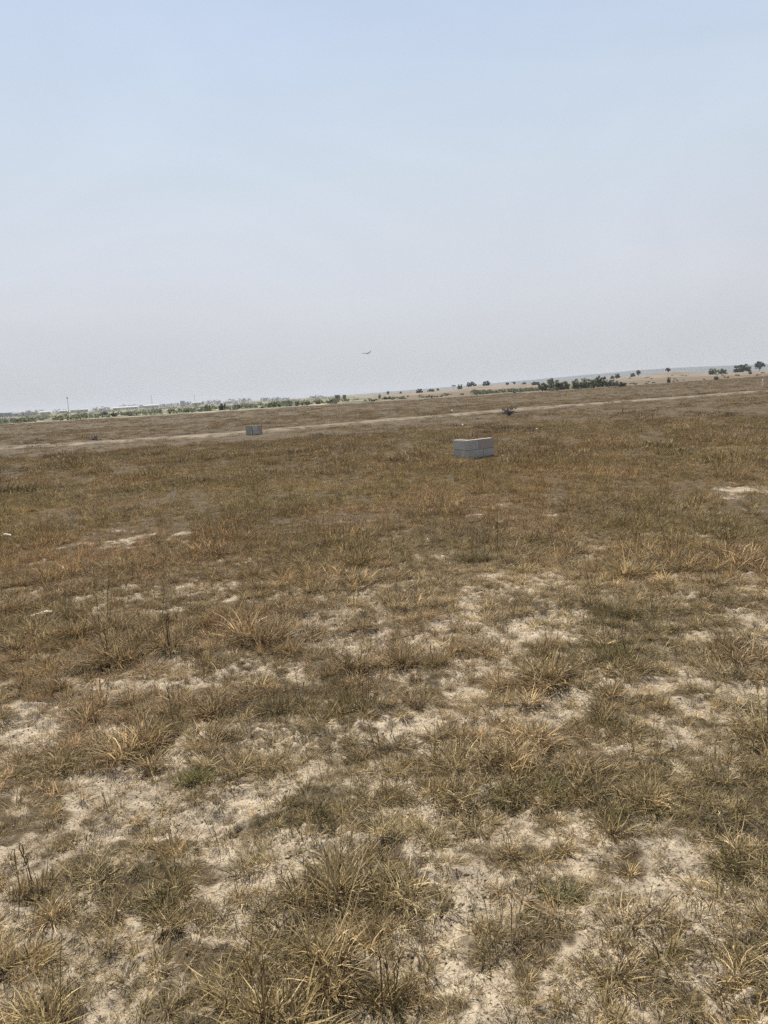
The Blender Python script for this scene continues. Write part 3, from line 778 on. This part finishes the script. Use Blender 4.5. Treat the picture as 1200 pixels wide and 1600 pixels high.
def leaf_cloud(rng, centers, radii, per, size):
    """random leaf quads filling a set of clumps; returns verts, quads, tint"""
    n = len(centers) * per
    c = np.repeat(np.asarray(centers, float), per, 0); rr = np.repeat(np.asarray(radii, float), per)
    d = rng.normal(0, 1, (n, 3)); d /= np.linalg.norm(d, axis=1, keepdims=True)
    pos = c + d * (rr * rng.uniform(.25, 1, n) ** .6)[:, None] * np.array((1, 1, .75))
    a = rng.normal(0, 1, (n, 3)); a /= np.linalg.norm(a, axis=1, keepdims=True)
    b = np.cross(a, rng.normal(0, 1, (n, 3))); b /= np.linalg.norm(b, axis=1, keepdims=True)
    s = (size * rng.uniform(.6, 1.5, n))[:, None]
    V = np.stack([pos - a * s, pos - b * s * .5, pos + a * s, pos + b * s * .5], 1).reshape(-1, 3)
    Q = np.arange(n * 4).reshape(n, 4)
    cl = np.repeat(rng.uniform(.75, 1.3, len(centers)), per) * rng.uniform(.75, 1.3, n)
    return V, Q, AL * np.repeat(cl, 4)

def crown_mesh(name, kind, seed):
    """unit crowns: about 1 wide; height as the kind asks; base at z=0"""
    rng = np.random.default_rng(seed); C, Rr = [], []
    if kind == 'round':
        for i in range(38):
            d = rng.normal(0, 1, 3); d /= np.linalg.norm(d); k = rng.uniform(.2, 1) ** .5
            C.append((d[0] * .37 * k, d[1] * .37 * k, .53 + d[2] * .33 * k)); Rr.append(rng.uniform(.08, .16))
    elif kind == 'dome':
        for i in range(44):
            a = rng.uniform(0, 6.28); r = .44 * math.sqrt(rng.uniform(0, 1)); zt = .55 * math.sqrt(max(0, 1 - (r / .5) ** 2))
            C.append((r * math.cos(a), r * math.sin(a), rng.uniform(.12, 1) * zt)); Rr.append(rng.uniform(.07, .14))
    elif kind == 'umbrella':
        for i in range(24):
            a = rng.uniform(0, 6.28); r = .42 * math.sqrt(rng.uniform(0, 1))
            C.append((r * math.cos(a), r * math.sin(a), .62 + .18 * (1 - (r / .45) ** 2) + rng.uniform(-.05, .05))); Rr.append(rng.uniform(.06, .12))
    else:   # shrub: ragged, several upright clumps
        for i in range(14):
            a = rng.uniform(0, 6.28); r = .40 * math.sqrt(rng.uniform(0, 1)); top = rng.uniform(.3, .75)
            for zz in np.arange(.06, top, .12): C.append((r * math.cos(a) + rng.normal(0, .04), r * math.sin(a) + rng.normal(0, .04), zz)); Rr.append(rng.uniform(.07, .13))
    V, Q, t = leaf_cloud(rng, C, Rr, 52, .034)
    V[:, 2] = np.maximum(V[:, 2], -.02)
    me = mk_mesh(name, V, Q); attr(me, "tint", 'FLOAT', t); return me

def trunk_mesh(kind, seed):
    q = random.Random(seed); mb = MB()
    if kind in ('round', 'umbrella'):
        hgt = .34 if kind == 'round' else .55
        mb.tube([(0, 0, -.06), (.01, 0, hgt * .5), (-.01, .01, hgt)], [.035, .026, .02], 7)
        for k in range(5):
            a = k * 1.256 + q.uniform(-.3, .3); mb.tube([(-.01, .01, hgt * .9), (.12 * math.cos(a), .12 * math.sin(a), hgt + .10), (.26 * math.cos(a), .26 * math.sin(a), hgt + .17)], [.017, .012, .006], 5)
    else:
        for k in range(7):
            a = k * .9 + q.uniform(-.3, .3); r = q.uniform(.12, .3)
            mb.tube([(.02 * math.cos(a), .02 * math.sin(a), -.05), (r * .5 * math.cos(a), r * .5 * math.sin(a), .16), (r * math.cos(a), r * math.sin(a), q.uniform(.28, .45))], [.018, .012, .005], 5)
    return mb.mesh("trunk")
CROWN = {}; TRUNK = {}
for k in ('round', 'dome', 'umbrella', 'shrub'):
    for tone in LEAF:
        for v in range(2):
            me = crown_mesh("crown", k, hash_ := 40 + 7 * v + len(k)); me.materials.append(LEAF[tone]); CROWN[k, tone, v] = me
    TRUNK[k] = trunk_mesh(k, 5); TRUNK[k].materials.append(BARK)

NT = [0]
def woody(px, py, w, h, kind, tone, label, D=None, name=None, cat=None, group=None):
    if D is None: D = CAM_H * FPX / max(py - (649 - .0583 * px), 4.5)
    x, y = far_point(px, D); sx = w * D / FPX; NT[0] += 1
    # height of each unit crown
    uh = {'round': .92, 'dome': .62, 'umbrella': .86, 'shrub': .78}[kind]
    isT = kind in ('round', 'umbrella')
    root = obj(name or ('tree' if isT else 'shrub'), None, None, None, (x, y, float(H(x, y)) - .02), label, cat or ('tree' if isT else 'shrub'), group)
    root.scale = (sx, sx, h * D / FPX / uh); root.rotation_euler = (0, 0, NT[0] * 2.4)
    obj("crown" if isT else "foliage", CROWN[kind, tone, NT[0] % 2], None, root)
    obj("trunk" if isT else "stems", TRUNK[kind], None, root)
    return root
GT, GS, GB = "trees on the pale rise", "shrubs in the green scrub belt", "bushes along the far field edge"
RT = 400
for a in [
 (1186.5, 579.5, 18, 13.5, 'round', 'dark', "round dark tree with a visible trunk, furthest right on the skyline", 380, 'tree', None, GT),
 (1159, 583, 23, 13, 'dome', 'dark', "wide dome-shaped dark tree just left of the round skyline tree", 370, 'tree', None, GT),
 (1172.5, 586, 6, 4, 'shrub', 'dark', "tiny dark bush between the dome-shaped tree and the round tree", 300, 'shrub', None, GT),
 (1111, 587, 14, 9, 'shrub', 'green', "ragged green bush, left one of the pair left of the dome-shaped tree", 330, 'shrub', None, GT),
 (1127, 586, 17, 8.5, 'dome', 'green', "rounded green bush, right one of the pair left of the dome-shaped tree", 335, 'shrub', None, GT),
 (1043.5, 584, 9, 7.5, 'round', 'dark', "small dark tree alone on the highest point of the pale rise", RT, 'tree', None, GT),
 (1045, 598, 7, 9, 'shrub', 'olive', "thin olive bush on the slope below the lone small dark tree", 210, 'shrub', None, GT),
 (1120, 598, 7, 6, 'shrub', 'dark', "small dark bush on the olive slope below the pair of green bushes", 205, 'shrub', None, GT),
 (997.5, 589, 8.5, 9.5, 'round', 'dark', "dark round tree on the pale rise, right one of two close trees", RT, 'tree', None, GT),
 (988.5, 589, 7, 7, 'dome', 'dark', "dark low tree on the pale rise, left one of two close trees", RT, 'tree', None, GT),
 (964.5, 590, 9, 8, 'dome', 'dark', "dark tree just behind the right end of the long bush row", RT, 'tree', None, GT),
 (957, 590, 6.5, 6, 'dome', 'dark', "small dark tree at the left shoulder of the tree behind the bush row's right end", RT, 'tree', None, GT),
 (969, 605, 18, 8, 'dome', 'dark', "low flat dark bush in front of the right end of the bush row", 170, 'shrub', None, GB),
 (955, 602, 23.6, 10.8, 'shrub', 'olive', "pale olive thin bush at the right end of the bush row", 190, 'shrub', None, GB),
 (938, 604, 21.2, 18.4, 'dome', 'dusk', "tallest dark bush in the right half of the bush row", 185, 'shrub', None, GB),
 (923, 606, 23.6, 16.2, 'dome', 'green', "round green bush left of the tallest dark bush", 180, 'shrub', None, GB),
 (903, 607, 28.3, 16.2, 'shrub', 'green', "ragged green bush at the left start of the right half of the bush row", 178, 'shrub', None, GB),
 (880, 609, 21.2, 15.1, 'dome', 'dusk', "dark shaded bush right before the gap in the middle of the bush row", 175, 'shrub', None, GB),
 (865, 609.5, 28.3, 16.2, 'shrub', 'green', "broad light green bush in the left half of the bush row", 176, 'shrub', None, GB),
 (860.5, 606, 13.0, 16.2, 'round', 'dark', "small dark tree rising behind the broad light green bush", 230, 'tree', None, GB),
 (848, 610, 17.7, 14.0, 'dome', 'dusk', "dark green bush at the left end of the bush row", 172, 'shrub', None, GB),
 (837, 604, 14.2, 6.5, 'dome', 'dark', "low dark bush just behind the left end of the bush row", 330, 'shrub', None, GB),
 (819, 602.5, 8, 4, 'dome', 'dark', "smallest flat bush on the pale crest left of the bush row", RT, 'shrub', None, GT),
 (803.5, 602.5, 6, 5, 'round', 'dark', "tiny dark tree on the pale crest, right one of two", RT, 'tree', None, GT),
 (793, 604, 6, 4.5, 'dome', 'dark', "tiny dark bush on the pale crest, left one of two", RT, 'shrub', None, GT),
 (760, 607.5, 13, 9, 'dome', 'dark', "dark rounded tree right of the widest tree on the central crest", RT, 'tree', None, GT),
 (736.5, 608.5, 17, 8.5, 'dome', 'dark', "widest dark tree on the central crest", RT, 'tree', None, GT),
 (718, 613, 9, 8, 'shrub', 'olive', "grey-green bush with a pale post below it", 350, 'shrub', None, GT),
 (709, 611, 7.5, 7, 'umbrella', 'dark', "small flat-topped tree left of the bush above the pale post", RT, 'tree', None, GT),
 (684, 612, 5.5, 5, 'round', 'dark', "small round tree right beside a wider low tree", RT, 'tree', None, GT),
 (673.5, 612.5, 12, 5.5, 'dome', 'dark', "wide low tree with a small round tree on its right", RT, 'tree', None, GT),
 (655.5, 614.5, 11, 8, 'dome', 'dark', "peaked dark tree at the left end of the central crest", RT, 'tree', None, GT),
 (626, 616, 5, 5, 'round', 'dark', "tiny tree left of the peaked dark tree", RT, 'tree', None, GT),
 (606.5, 617.5, 5.5, 7, 'round', 'dark', "tiny upright tree above the pinkish patch of bare earth", RT, 'tree', None, GT),
 (592.5, 622, 5, 6, 'shrub', 'olive', "thin olive bush left of the pinkish bare patch", 260, 'shrub', None, GT),
 (603, 624, 16, 5, 'shrub', 'green', "low green bush on the left tip of the pinkish bare patch", 190, 'shrub', None, GB),
 (582, 628, 10, 4, 'dome', 'olive', "flat olive bush at the field edge near the middle of the horizon", 155, 'shrub', None, GB),
 (742, 610, 14, 5, 'dome', 'olive', "low olive bush under the widest tree on the central crest", 250, 'shrub', None, GB),
 (519, 631, 16, 7, 'dome', 'dark', "dark low shrub at the right end of the green scrub belt", 165, 'shrub', None, GS),
 (497, 631, 9, 6, 'shrub', 'green', "small green shrub second from the right end of the green scrub belt", 165, 'shrub', None, GS),
 (480, 633, 11, 7, 'dome', 'green', "round green shrub right of the fifth white post", 160, 'shrub', None, GS),
 (463.5, 634, 7, 7, 'shrub', 'dark', "narrow dark shrub touching the fifth white post on its right", 155, 'shrub', None, GS),
 (450, 629, 14, 6, 'dome', 'dark', "flat dark shrub just left of the fifth white post", 230, 'shrub', None, GS),
 (427, 635.5, 22, 10, 'dome', 'green', "large bright green shrub between the fourth and fifth white posts", 160, 'shrub', None, GS),
 (370, 638, 12, 8, 'dome', 'dark', "dark shrub touching the fourth white post on its right", 165, 'shrub', None, GS),
 (346, 639.5, 17, 11, 'shrub', 'dark', "largest dark green shrub, just left of the fourth white post", 160, 'shrub', None, GS),
 (324, 638, 11, 9, 'shrub', 'green', "green shrub left of the largest dark green shrub", 190, 'shrub', None, GS),
 (290, 644, 9, 5, 'dome', 'dark', "small dark shrub at the right end of the long cream strip", 160, 'shrub', None, GS),
 (178, 650, 12, 7, 'dome', 'olive', "olive shrub right of the second white post, before the pale strips", 165, 'shrub', None, GS),
 (162, 646, 12, 6, 'dome', 'dark', "dark shrub behind and right of the second white post", 230, 'shrub', None, GS),
 (130, 651, 13, 8, 'shrub', 'green', "green shrub just left of the second white post", 170, 'shrub', None, GS),
 (92, 655, 9, 6, 'dome', 'dark', "dark shrub between the first and second white posts", 165, 'shrub', None, GS),
 (25.5, 658.5, 7, 5, 'dome', 'dark', "small dark shrub right of the first white post", 160, 'shrub', None, GS),
]: woody(*a)

# thin grey bush in the field
p = at(796, 650.5); s = depth_at(796, 650) / FPX
rng = np.random.default_rng(8); C, Rr = [], []
for i in range(26):
    a = rng.uniform(0, 6.28); r = .40 * math.sqrt(rng.uniform(0, 1)); C.append((r * math.cos(a), r * .8 * math.sin(a), rng.uniform(.08, .42) * (1 - .9 * r * r))); Rr.append(rng.uniform(.05, .11))
V, Q, t = leaf_cloud(rng, C, Rr, 50, .018); me = mk_mesh("foliage", V, Q); attr(me, "tint", 'FLOAT', t)
root = obj("dry_bush", None, None, None, (p[0], p[1], float(H(p[0], p[1]))), "lone grey-purple dry bush in the field above the big block marker", "bush")
obj("foliage", me, LEAF['grey'], root)
mb = MB(); q = random.Random(6)
for k in range(34):
    a = q.uniform(0, 6.28); r = q.uniform(.15, .45); h = q.uniform(.25, .55)
    mb.tube([(0.05 * math.cos(a), .05 * math.sin(a), -.03), (r * .5 * math.cos(a), r * .5 * math.sin(a), h * .6), (r * math.cos(a + .2), r * math.sin(a + .2), h)], [.010, .007, .003], 5)
obj("twigs", mb.mesh("twigs"), plain("grey_twigs", (.16, .14, .145), (.11, .095, .10), 20, .9), root)

# low scrub that nobody could count
def build_scrub():
    rng = np.random.default_rng(21); C, Rr = [], []
    def area(pa, pb, da, db, n, ra, rb, hk, seed, thr):
        for i in range(n):
            px = rng.uniform(pa, pb); D = math.exp(rng.uniform(math.log(da), math.log(db)))
            if noise(np.array([px / 22.]), np.array([math.log(D) * 9]), seed)[0] < thr: continue
            e = np.interp(px, EDGE_PX, EDGE_D)
            if D < e + 4: continue
            x, y = far_point(px, D); r = rng.uniform(ra, rb); z = float(H(x, y))
            for k in range(3):
                C.append((x + rng.normal(0, r), y + rng.normal(0, r), z + r * hk * rng.uniform(.1, 1))); Rr.append(r * rng.uniform(.6, 1))
    area(-260, 560, 150, 240, 620, .35, .8, .8, 300, -.25)
    area(-260, 540, 240, 700, 620, .7, 1.5, .7, 301, -.10)
    area(560, 1000, 160, 230, 160, .25, .6, .7, 302, -.05)
    area(740, 840, 180, 215, 120, .4, .75, .9, 303, -.6)
    area(980, 1450, 190, 330, 150, .25, .55, .6, 304, 0)
    V, Q, t = leaf_cloud(rng, C, Rr, 26, .13)
    V[:, 2] = np.maximum(V[:, 2], -.1)
    me = mk_mesh("scrub", V, Q); attr(me, "tint", 'FLOAT', t)
    o = obj("scrub", me, LEAF['olive'], kind='stuff'); o['label'] = "belt of low olive green scrub beyond the field"; o['category'] = "scrub"
    # far tree line behind the town
    C, Rr = [], []
    for i in range(900):
        px = rng.uniform(-300, 520); D = rng.uniform(1250, 1700)
        n_ = noise(np.array([px / 16.]), np.array([.5]), 310)[0]
        if n_ < -.25: continue
        x, y = far_point(px, D); top = (4.8 + 2.6 * n_ + rng.uniform(-1, 1)) * np.interp(px, [380, 520], [1, .55])
        for zz in np.arange(.8, max(top, 1.2), 1.7): C.append((x + rng.normal(0, 1.4), y, zz)); Rr.append(rng.uniform(1.0, 2.0))
    V, Q, t = leaf_cloud(rng, C, Rr, 18, .5); V[:, 2] = np.maximum(V[:, 2], -.1)
    me = mk_mesh("treeline", V, Q); attr(me, "tint", 'FLOAT', t)
    o = obj("treeline", me, LEAF['dark'], kind='stuff'); o['label'] = "hazy far line of trees behind the town on the left horizon"; o['category'] = "treeline"
build_scrub()

# ------------------------------------------------------------------ distant town and masts
WALLS = {'white': plain("wall_white", (.66, .64, .58), (.58, .56, .51), .6), 'cream': plain("wall_cream", (.66, .59, .43), (.58, .52, .38), .6), 'blue': plain("wall_bluegrey", (.42, .43, .45), (.36, .37, .39), .6), 'pink': plain("wall_pinkish", (.32, .26, .22), (.28, .22, .185), .6)}
ROOFS = {'white': plain("roof_white", (.40, .40, .39), (.34, .34, .33), .5), 'brown': plain("roof_brown", (.22, .13, .11), (.17, .10, .085), .5), 'grey': plain("roof_grey", (.38, .38, .39), (.31, .31, .32), .5)}
WIN = plain("window_dark", (.06, .065, .07), (.04, .045, .05), 1, .3)
TOWN = [(8, 760, 17, 3.4, 'blue', 'grey', 'flat', "bluish grey flat-roofed block, furthest left in the distant town"),
 (25, 700, 9, 2.4, 'white', 'brown', 'gable', "small white house with a brown gable roof, above the first white post"),
 (45, 730, 22, 2.4, 'cream', 'white', 'flat', "long low cream building right of the brown-roofed house"),
 (71, 770, 14, 2.3, 'cream', 'white', 'gable', "cream low shed left of the tall solid mast"),
 (99, 820, 11, 2.5, 'white', 'white', 'gable', "white shed just left of the foot of the tall solid mast"),
 (118, 840, 14, 2.3, 'cream', 'white', 'flat', "cream flat building just right of the foot of the tall solid mast"),
 (131, 930, 11, 2.8, 'white', 'white', 'gable', "white gabled shed above the second white post"),
 (158, 960, 7, 3.0, 'white', 'grey', 'gable', "small white house with a grey roof, halfway between second and third posts"),
 (196, 900, 34, 2.4, 'white', 'white', 'gable', "longest white shed in the distant town"),
 (236, 960, 21, 3.0, 'white', 'white', 'gable', "long white-roofed shed left of the third white post"),
 (285.5, 1020, 6.5, 6.4, 'blue', 'grey', 'flat', "tall pale block, highest building of the distant town"),
 (308, 960, 13, 3.2, 'white', 'white', 'gable', "white-roofed shed below the thin lattice mast"),
 (306, 620, 5, 2.0, 'cream', 'white', 'flat', "tiny cream hut in the green scrub below the thin lattice mast"),
 (358, 980, 7, 2.6, 'white', 'white', 'gable', "small white hut behind the fourth white post"),
 (527, 330, 8, 1.7, 'pink', 'white', 'flat', "pale pinkish hut beyond the right end of the green scrub"),
 (538, 340, 5, 1.6, 'pink', 'grey', 'flat', "tiny pinkish hut right of the pale hut beyond the scrub")]
for px, D, w, h, wm, rm, ty, lab in TOWN:
    x, y = far_point(px, D); W = w * D / FPX; dp = min(max(W * .5, 3.5), 10); rz = math.atan2(-x, y)
    root = obj("house", None, None, None, (x, y, float(H(x, y))), lab, "building", "buildings of the distant town"); root.rotation_euler = (0, 0, rz)
    mb = MB(); mb.box((0, 0, h / 2 - .1), (W, dp, h + .2)); obj("wall", mb.mesh("wall"), WALLS[wm], root)
    mb = MB()
    if ty == 'flat': mb.box((0, 0, h + .12), (W + .4, dp + .4, .24))
    else:
        e = .35; g = min(dp * .22, 1.3); a, b = W / 2 + e, dp / 2 + e
        mb.poly([(-a, -b, h - .05), (a, -b, h - .05), (a, b, h - .05), (-a, b, h - .05), (-a, 0, h + g), (a, 0, h + g)], [(0, 1, 5, 4), (2, 3, 4, 5), (0, 4, 3), (1, 2, 5), (3, 2, 1, 0)])
    obj("roof", mb.mesh("roof"), ROOFS[rm], root)
    nw = max(1, min(6, int(W / 4)))
    for k in range(nw):
        mb = MB(); mb.box(((k + .5) / nw * W - W / 2, -dp / 2 - .01, h * .55), (.9, .06, .9)); obj("window", mb.mesh("window"), WIN, root)

STEEL = plain("mast_steel", (.42, .43, .44), (.34, .35, .36), 1, .6)
def lattice(px, D, hpx, lab, wid=1.2, solid=False):
    x, y = far_point(px, D); h = CAM_H + hpx * D / FPX
    root = obj("radio_mast", None, None, None, (x, y, 0), lab, "mast", "masts above the distant town")
    if solid:
        mb = MB(); mb.tube([(0, 0, -.3), (0, 0, h * .5), (0, 0, h)], [.45, .36, .26], 10); obj("pole", mb.mesh("pole"), STEEL, root)
        mb = MB()
        for k in range(6): a = k * 1.047; mb.box((.75 * math.cos(a), .75 * math.sin(a), h - 1.4), (.3, .3, 2.2), a)
        obj("antenna_panels", mb.mesh("antenna_panels"), STEEL, root)
    else:
        mb = MB(); c = [(wid * math.cos(a), wid * math.sin(a)) for a in (.5, 2.6, 4.7)]
        for (a, b) in c: mb.tube([(a, b, -.3), (a * .35, b * .35, h)], [.10, .07], 5)
        obj("legs", mb.mesh("legs"), STEEL, root)
        mb = MB(); nn = 9
        for k in range(nn):
            z0_, z1_ = h * k / nn, h * (k + 1) / nn; f0, f1 = 1 - .65 * k / nn, 1 - .65 * (k + 1) / nn
            for i in range(3):
                a, b = c[i], c[(i + 1) % 3]; mb.tube([(a[0] * f0, a[1] * f0, z0_), (b[0] * f1, b[1] * f1, z1_)], [.06, .06], 4)
        obj("bracing", mb.mesh("bracing"), STEEL, root)
lattice(107.5, 1050, 20.5, "tall solid mast standing up from the left horizon", solid=True)
lattice(238, 1500, 17, "very faint thin mast in the haze, middle one of the three masts", 1.3)
lattice(305, 1400, 15, "thin faint lattice mast, rightmost of the three masts", 1.3)

# ------------------------------------------------------------------ hazy hills
def build_hills():
    PX = [520, 545, 560, 600, 640, 700, 760, 830, 860, 920, 1000, 1080, 1150, 1200, 1300, 1500, 1700]
    HP = [-2, .2, .8, 1.6, 2.6, 3.6, 5.0, 7.2, 8.0, 9.5, 12.0, 11.6, 10.0, 9.2, 9.5, 8, 5]
    D = 3000; pxs = np.arange(500, 1720, 1.5); V = []
    prof = [(-500, -.02), (-380, .12), (-260, .40), (-140, .75), (-50, .95), (0, 1.0), (120, .9), (300, .5), (520, -.02)]
    for px in pxs:
        hp = np.interp(px, PX, HP) + .35 * float(noise(np.array([px / 9.]), np.array([2.]), 400)[0]) + .5 * float(noise(np.array([px / 45.]), np.array([2.]), 401)[0])
        z = CAM_H + hp * D / FPX
        for d, k in prof:
            x, y = far_point(px, D + d); V.append((x, y, max(z, 0) * k * (1 + .08 * float(noise(np.array([x / 120]), np.array([y / 120]), 402)[0]) * (k < .98)) - .6))
    n = len(prof); i, j = np.meshgrid(np.arange(len(pxs) - 1), np.arange(n - 1), indexing='ij')
    Q = np.stack([i * n + j, (i + 1) * n + j, (i + 1) * n + j + 1, i * n + j + 1], -1).reshape(-1, 4)
    me = mk_mesh("hills", np.array(V), Q)
    M = Mat("hill_scrub"); a = M.noise(.012, 5, .65)
    M.l(M.mix(M.ramp(a, .4, .62), (.020, .025, .018), (.040, .040, .030)), M.b.inputs['Base Color']); M.b.inputs['Roughness'].default_value = 1
    obj("hills", me, M.m, kind='structure')
build_hills()

# ------------------------------------------------------------------ bird
d = ray(574, 552.3); P = np.array((0, 0, CAM_H)) + d * 100
mb = MB(); kpx = 125 / FPX
xs = [-.30, -.24, -.16, -.05, .06, .16, .26, .33]; rs = [.012, .035, .05, .062, .055, .04, .026, .018]
mb.tube([(0, a * .0, 0) if False else (a * .45, -a * .9, 0) for a in xs], rs, 8)
def wing(tip, bend, ch):
    n = 7; pts = []
    for i in range(n):
        t = i / (n - 1); c = ch * (1 - .72 * t ** 1.6); b = [bend[k] * 4 * t * (1 - t) + tip[k] * t for k in range(3)]
        for dz, dc in ((.010 * (1 - .8 * t), -.5), (.016 * (1 - .8 * t), .0), (.004, .5), (-.006 * (1 - .8 * t), .0)):
            pts.append((b[0] + dc * c * .45, b[1] - dc * c * .9, b[2] + dz - dc * c * .42))
    f = []
    for i in range(n - 1):
        for j in range(4): f.append((i * 4 + j, i * 4 + (j + 1) % 4, (i + 1) * 4 + (j + 1) % 4, (i + 1) * 4 + j))
    f += [(3, 2, 1, 0), tuple((n - 1) * 4 + j for j in range(4))]
    mb.poly(pts, f)
wing((-.78, -.10, .02), (0, 0, .035), .30); wing((.46, .16, .36), (.08, 0, -.05), .30)
mb.poly([(.10, -.26, .008), (.17, -.30, .008), (.26, -.52, .0), (.14, -.56, 0), (.10, -.26, -.008), (.17, -.30, -.008), (.26, -.52, -.006), (.14, -.56, -.006)], [(0, 1, 2, 3), (7, 6, 5, 4), (0, 4, 5, 1), (1, 5, 6, 2), (2, 6, 7, 3), (3, 7, 4, 0)])
o = obj("bird", mb.mesh("bird"), plain("dark_feathers", (.05, .045, .042), (.035, .03, .03), 20, .8), None, tuple(P), "dark bird gliding low in the hazy sky with one wing raised", "bird")
o.rotation_euler = (0, 0, 0)

# ------------------------------------------------------------------ haze
mb = MB(); mb.box((0, 1500, 20.5), (11600, 8400 + 0, 44))
hz = obj("haze", mb.mesh("haze"), None, kind='stuff')
hm = bpy.data.materials.new("haze"); hm.use_nodes = True; nt = hm.node_tree; nt.nodes.clear()
ho = nt.nodes.new('ShaderNodeOutputMaterial'); pv = nt.nodes.new('ShaderNodeVolumePrincipled')
pv.inputs['Color'].default_value = (.60, .63, .685, 1); pv.inputs['Density'].default_value = .00024; pv.inputs['Anisotropy'].default_value = .1
nt.links.new(pv.outputs[0], ho.inputs['Volume']); hz.data.materials.append(hm)

# ------------------------------------------------------------------ light
SUN_AZ, SUN_EL = R(-22), R(56)      # azimuth from +Y towards +X
sd = Vector((math.sin(SUN_AZ) * math.cos(SUN_EL), math.cos(SUN_AZ) * math.cos(SUN_EL), math.sin(SUN_EL)))
sl = bpy.data.lights.new("sun", 'SUN'); sl.energy = 5.0; sl.angle = R(.6); sl.color = (1, .95, .86)
so = bpy.data.objects.new("sun", sl); COL.objects.link(so); so.rotation_euler = sd.to_track_quat('Z', 'Y').to_euler(); so.location = (0, 0, 60)
w = bpy.data.worlds.new("World"); SC.world = w; w.use_nodes = True
nt = w.node_tree; bg = nt.nodes["Background"]
sky = nt.nodes.new('ShaderNodeTexSky'); sky.sky_type = 'NISHITA'; sky.sun_disc = False
sky.sun_elevation = SUN_EL; sky.sun_rotation = SUN_AZ; sky.altitude = 0; sky.air_density = 1.0; sky.dust_density = 1.0; sky.ozone_density = 1.0
STR = .1 / 2 ** EXPO
tc = nt.nodes.new('ShaderNodeTexCoord'); sx = nt.nodes.new('ShaderNodeSeparateXYZ'); nt.links.new(tc.outputs['Generated'], sx.inputs[0])
rp = nt.nodes.new('ShaderNodeValToRGB'); nt.links.new(sx.outputs['Z'], rp.inputs[0])     # how much thin high haze covers the blue, by elevation
E = rp.color_ramp.elements; E[0].position = 0; E[0].color = (.97, .97, .97, 1); E[1].position = .75; E[1].color = (.35, .35, .35, 1)
e = E.new(.22); e.color = (.92, .92, .92, 1); e = E.new(.42); e.color = (.80, .80, .80, 1)
mpn = nt.nodes.new('ShaderNodeMapping'); mpn.inputs['Scale'].default_value = (1.2, 1.2, 3.0); nt.links.new(tc.outputs['Generated'], mpn.inputs[0])
cn = nt.nodes.new('ShaderNodeTexNoise'); cn.inputs['Scale'].default_value = 2.2; cn.inputs['Detail'].default_value = 4; cn.inputs['Distortion'].default_value = .6
nt.links.new(mpn.outputs[0], cn.inputs['Vector'])
ml = nt.nodes.new('ShaderNodeMath'); ml.operation = 'MULTIPLY_ADD'; nt.links.new(cn.outputs['Fac'], ml.inputs[0]); ml.inputs[1].default_value = .28; ml.inputs[2].default_value = -.14
ad = nt.nodes.new('ShaderNodeMath'); ad.operation = 'ADD'; ad.use_clamp = True; nt.links.new(rp.outputs[0], ad.inputs[0]); nt.links.new(ml.outputs[0], ad.inputs[1])
hc = nt.nodes.new('ShaderNodeValToRGB'); nt.links.new(sx.outputs['Z'], hc.inputs[0])
HE = hc.color_ramp.elements; HE[0].position = 0; HE[0].color = (.57, .585, .61, 1); HE[1].position = .5; HE[1].color = (.575, .70, .905, 1)
e = HE.new(.12); e.color = (.665, .685, .74, 1); e = HE.new(.28); e.color = (.655, .735, .825, 1)
sc_ = nt.nodes.new('ShaderNodeVectorMath'); sc_.operation = 'SCALE'; 
cb = nt.nodes.new('ShaderNodeTexNoise'); cb.inputs['Scale'].default_value = 1.5; cb.inputs['Detail'].default_value = 5; cb.inputs['Roughness'].default_value = .55; cb.inputs['Distortion'].default_value = 1.2
nt.links.new(mpn.outputs[0], cb.inputs['Vector'])
cm = nt.nodes.new('ShaderNodeMath'); cm.operation = 'MULTIPLY_ADD'; nt.links.new(cb.outputs['Fac'], cm.inputs[0]); cm.inputs[1].default_value = 1.9; cm.inputs[2].default_value = 9.05
nt.links.new(cm.outputs[0], sc_.inputs['Scale']); nt.links.new(hc.outputs[0], sc_.inputs[0])
mx = nt.nodes.new('ShaderNodeMix'); mx.data_type = 'RGBA'
nt.links.new(ad.outputs[0], mx.inputs[0]); nt.links.new(sky.outputs[0], mx.inputs[6]); nt.links.new(sc_.outputs[0], mx.inputs[7])
nt.links.new(mx.outputs[2], bg.inputs['Color']); bg.inputs['Strength'].default_value = STR

# ------------------------------------------------------------------ render settings
vs = SC.view_settings; vs.view_transform = 'Standard'; vs.look = 'None'; vs.exposure = EXPO; vs.gamma = 1; vs.use_curve_mapping = False
SC.render.engine = 'CYCLES'
cy = SC.cycles; cy.max_bounces = 6; cy.diffuse_bounces = 3; cy.glossy_bounces = 2; cy.transmission_bounces = 3; cy.transparent_max_bounces = 6; cy.volume_bounces = 0
cy.use_adaptive_sampling = False; cy.use_denoising = False; cy.denoiser = 'OPENIMAGEDENOISE'; cy.denoising_input_passes = 'RGB_ALBEDO_NORMAL'; cy.denoising_prefilter = 'ACCURATE'; cy.sample_clamp_indirect = 6
SC.render.film_transparent = False
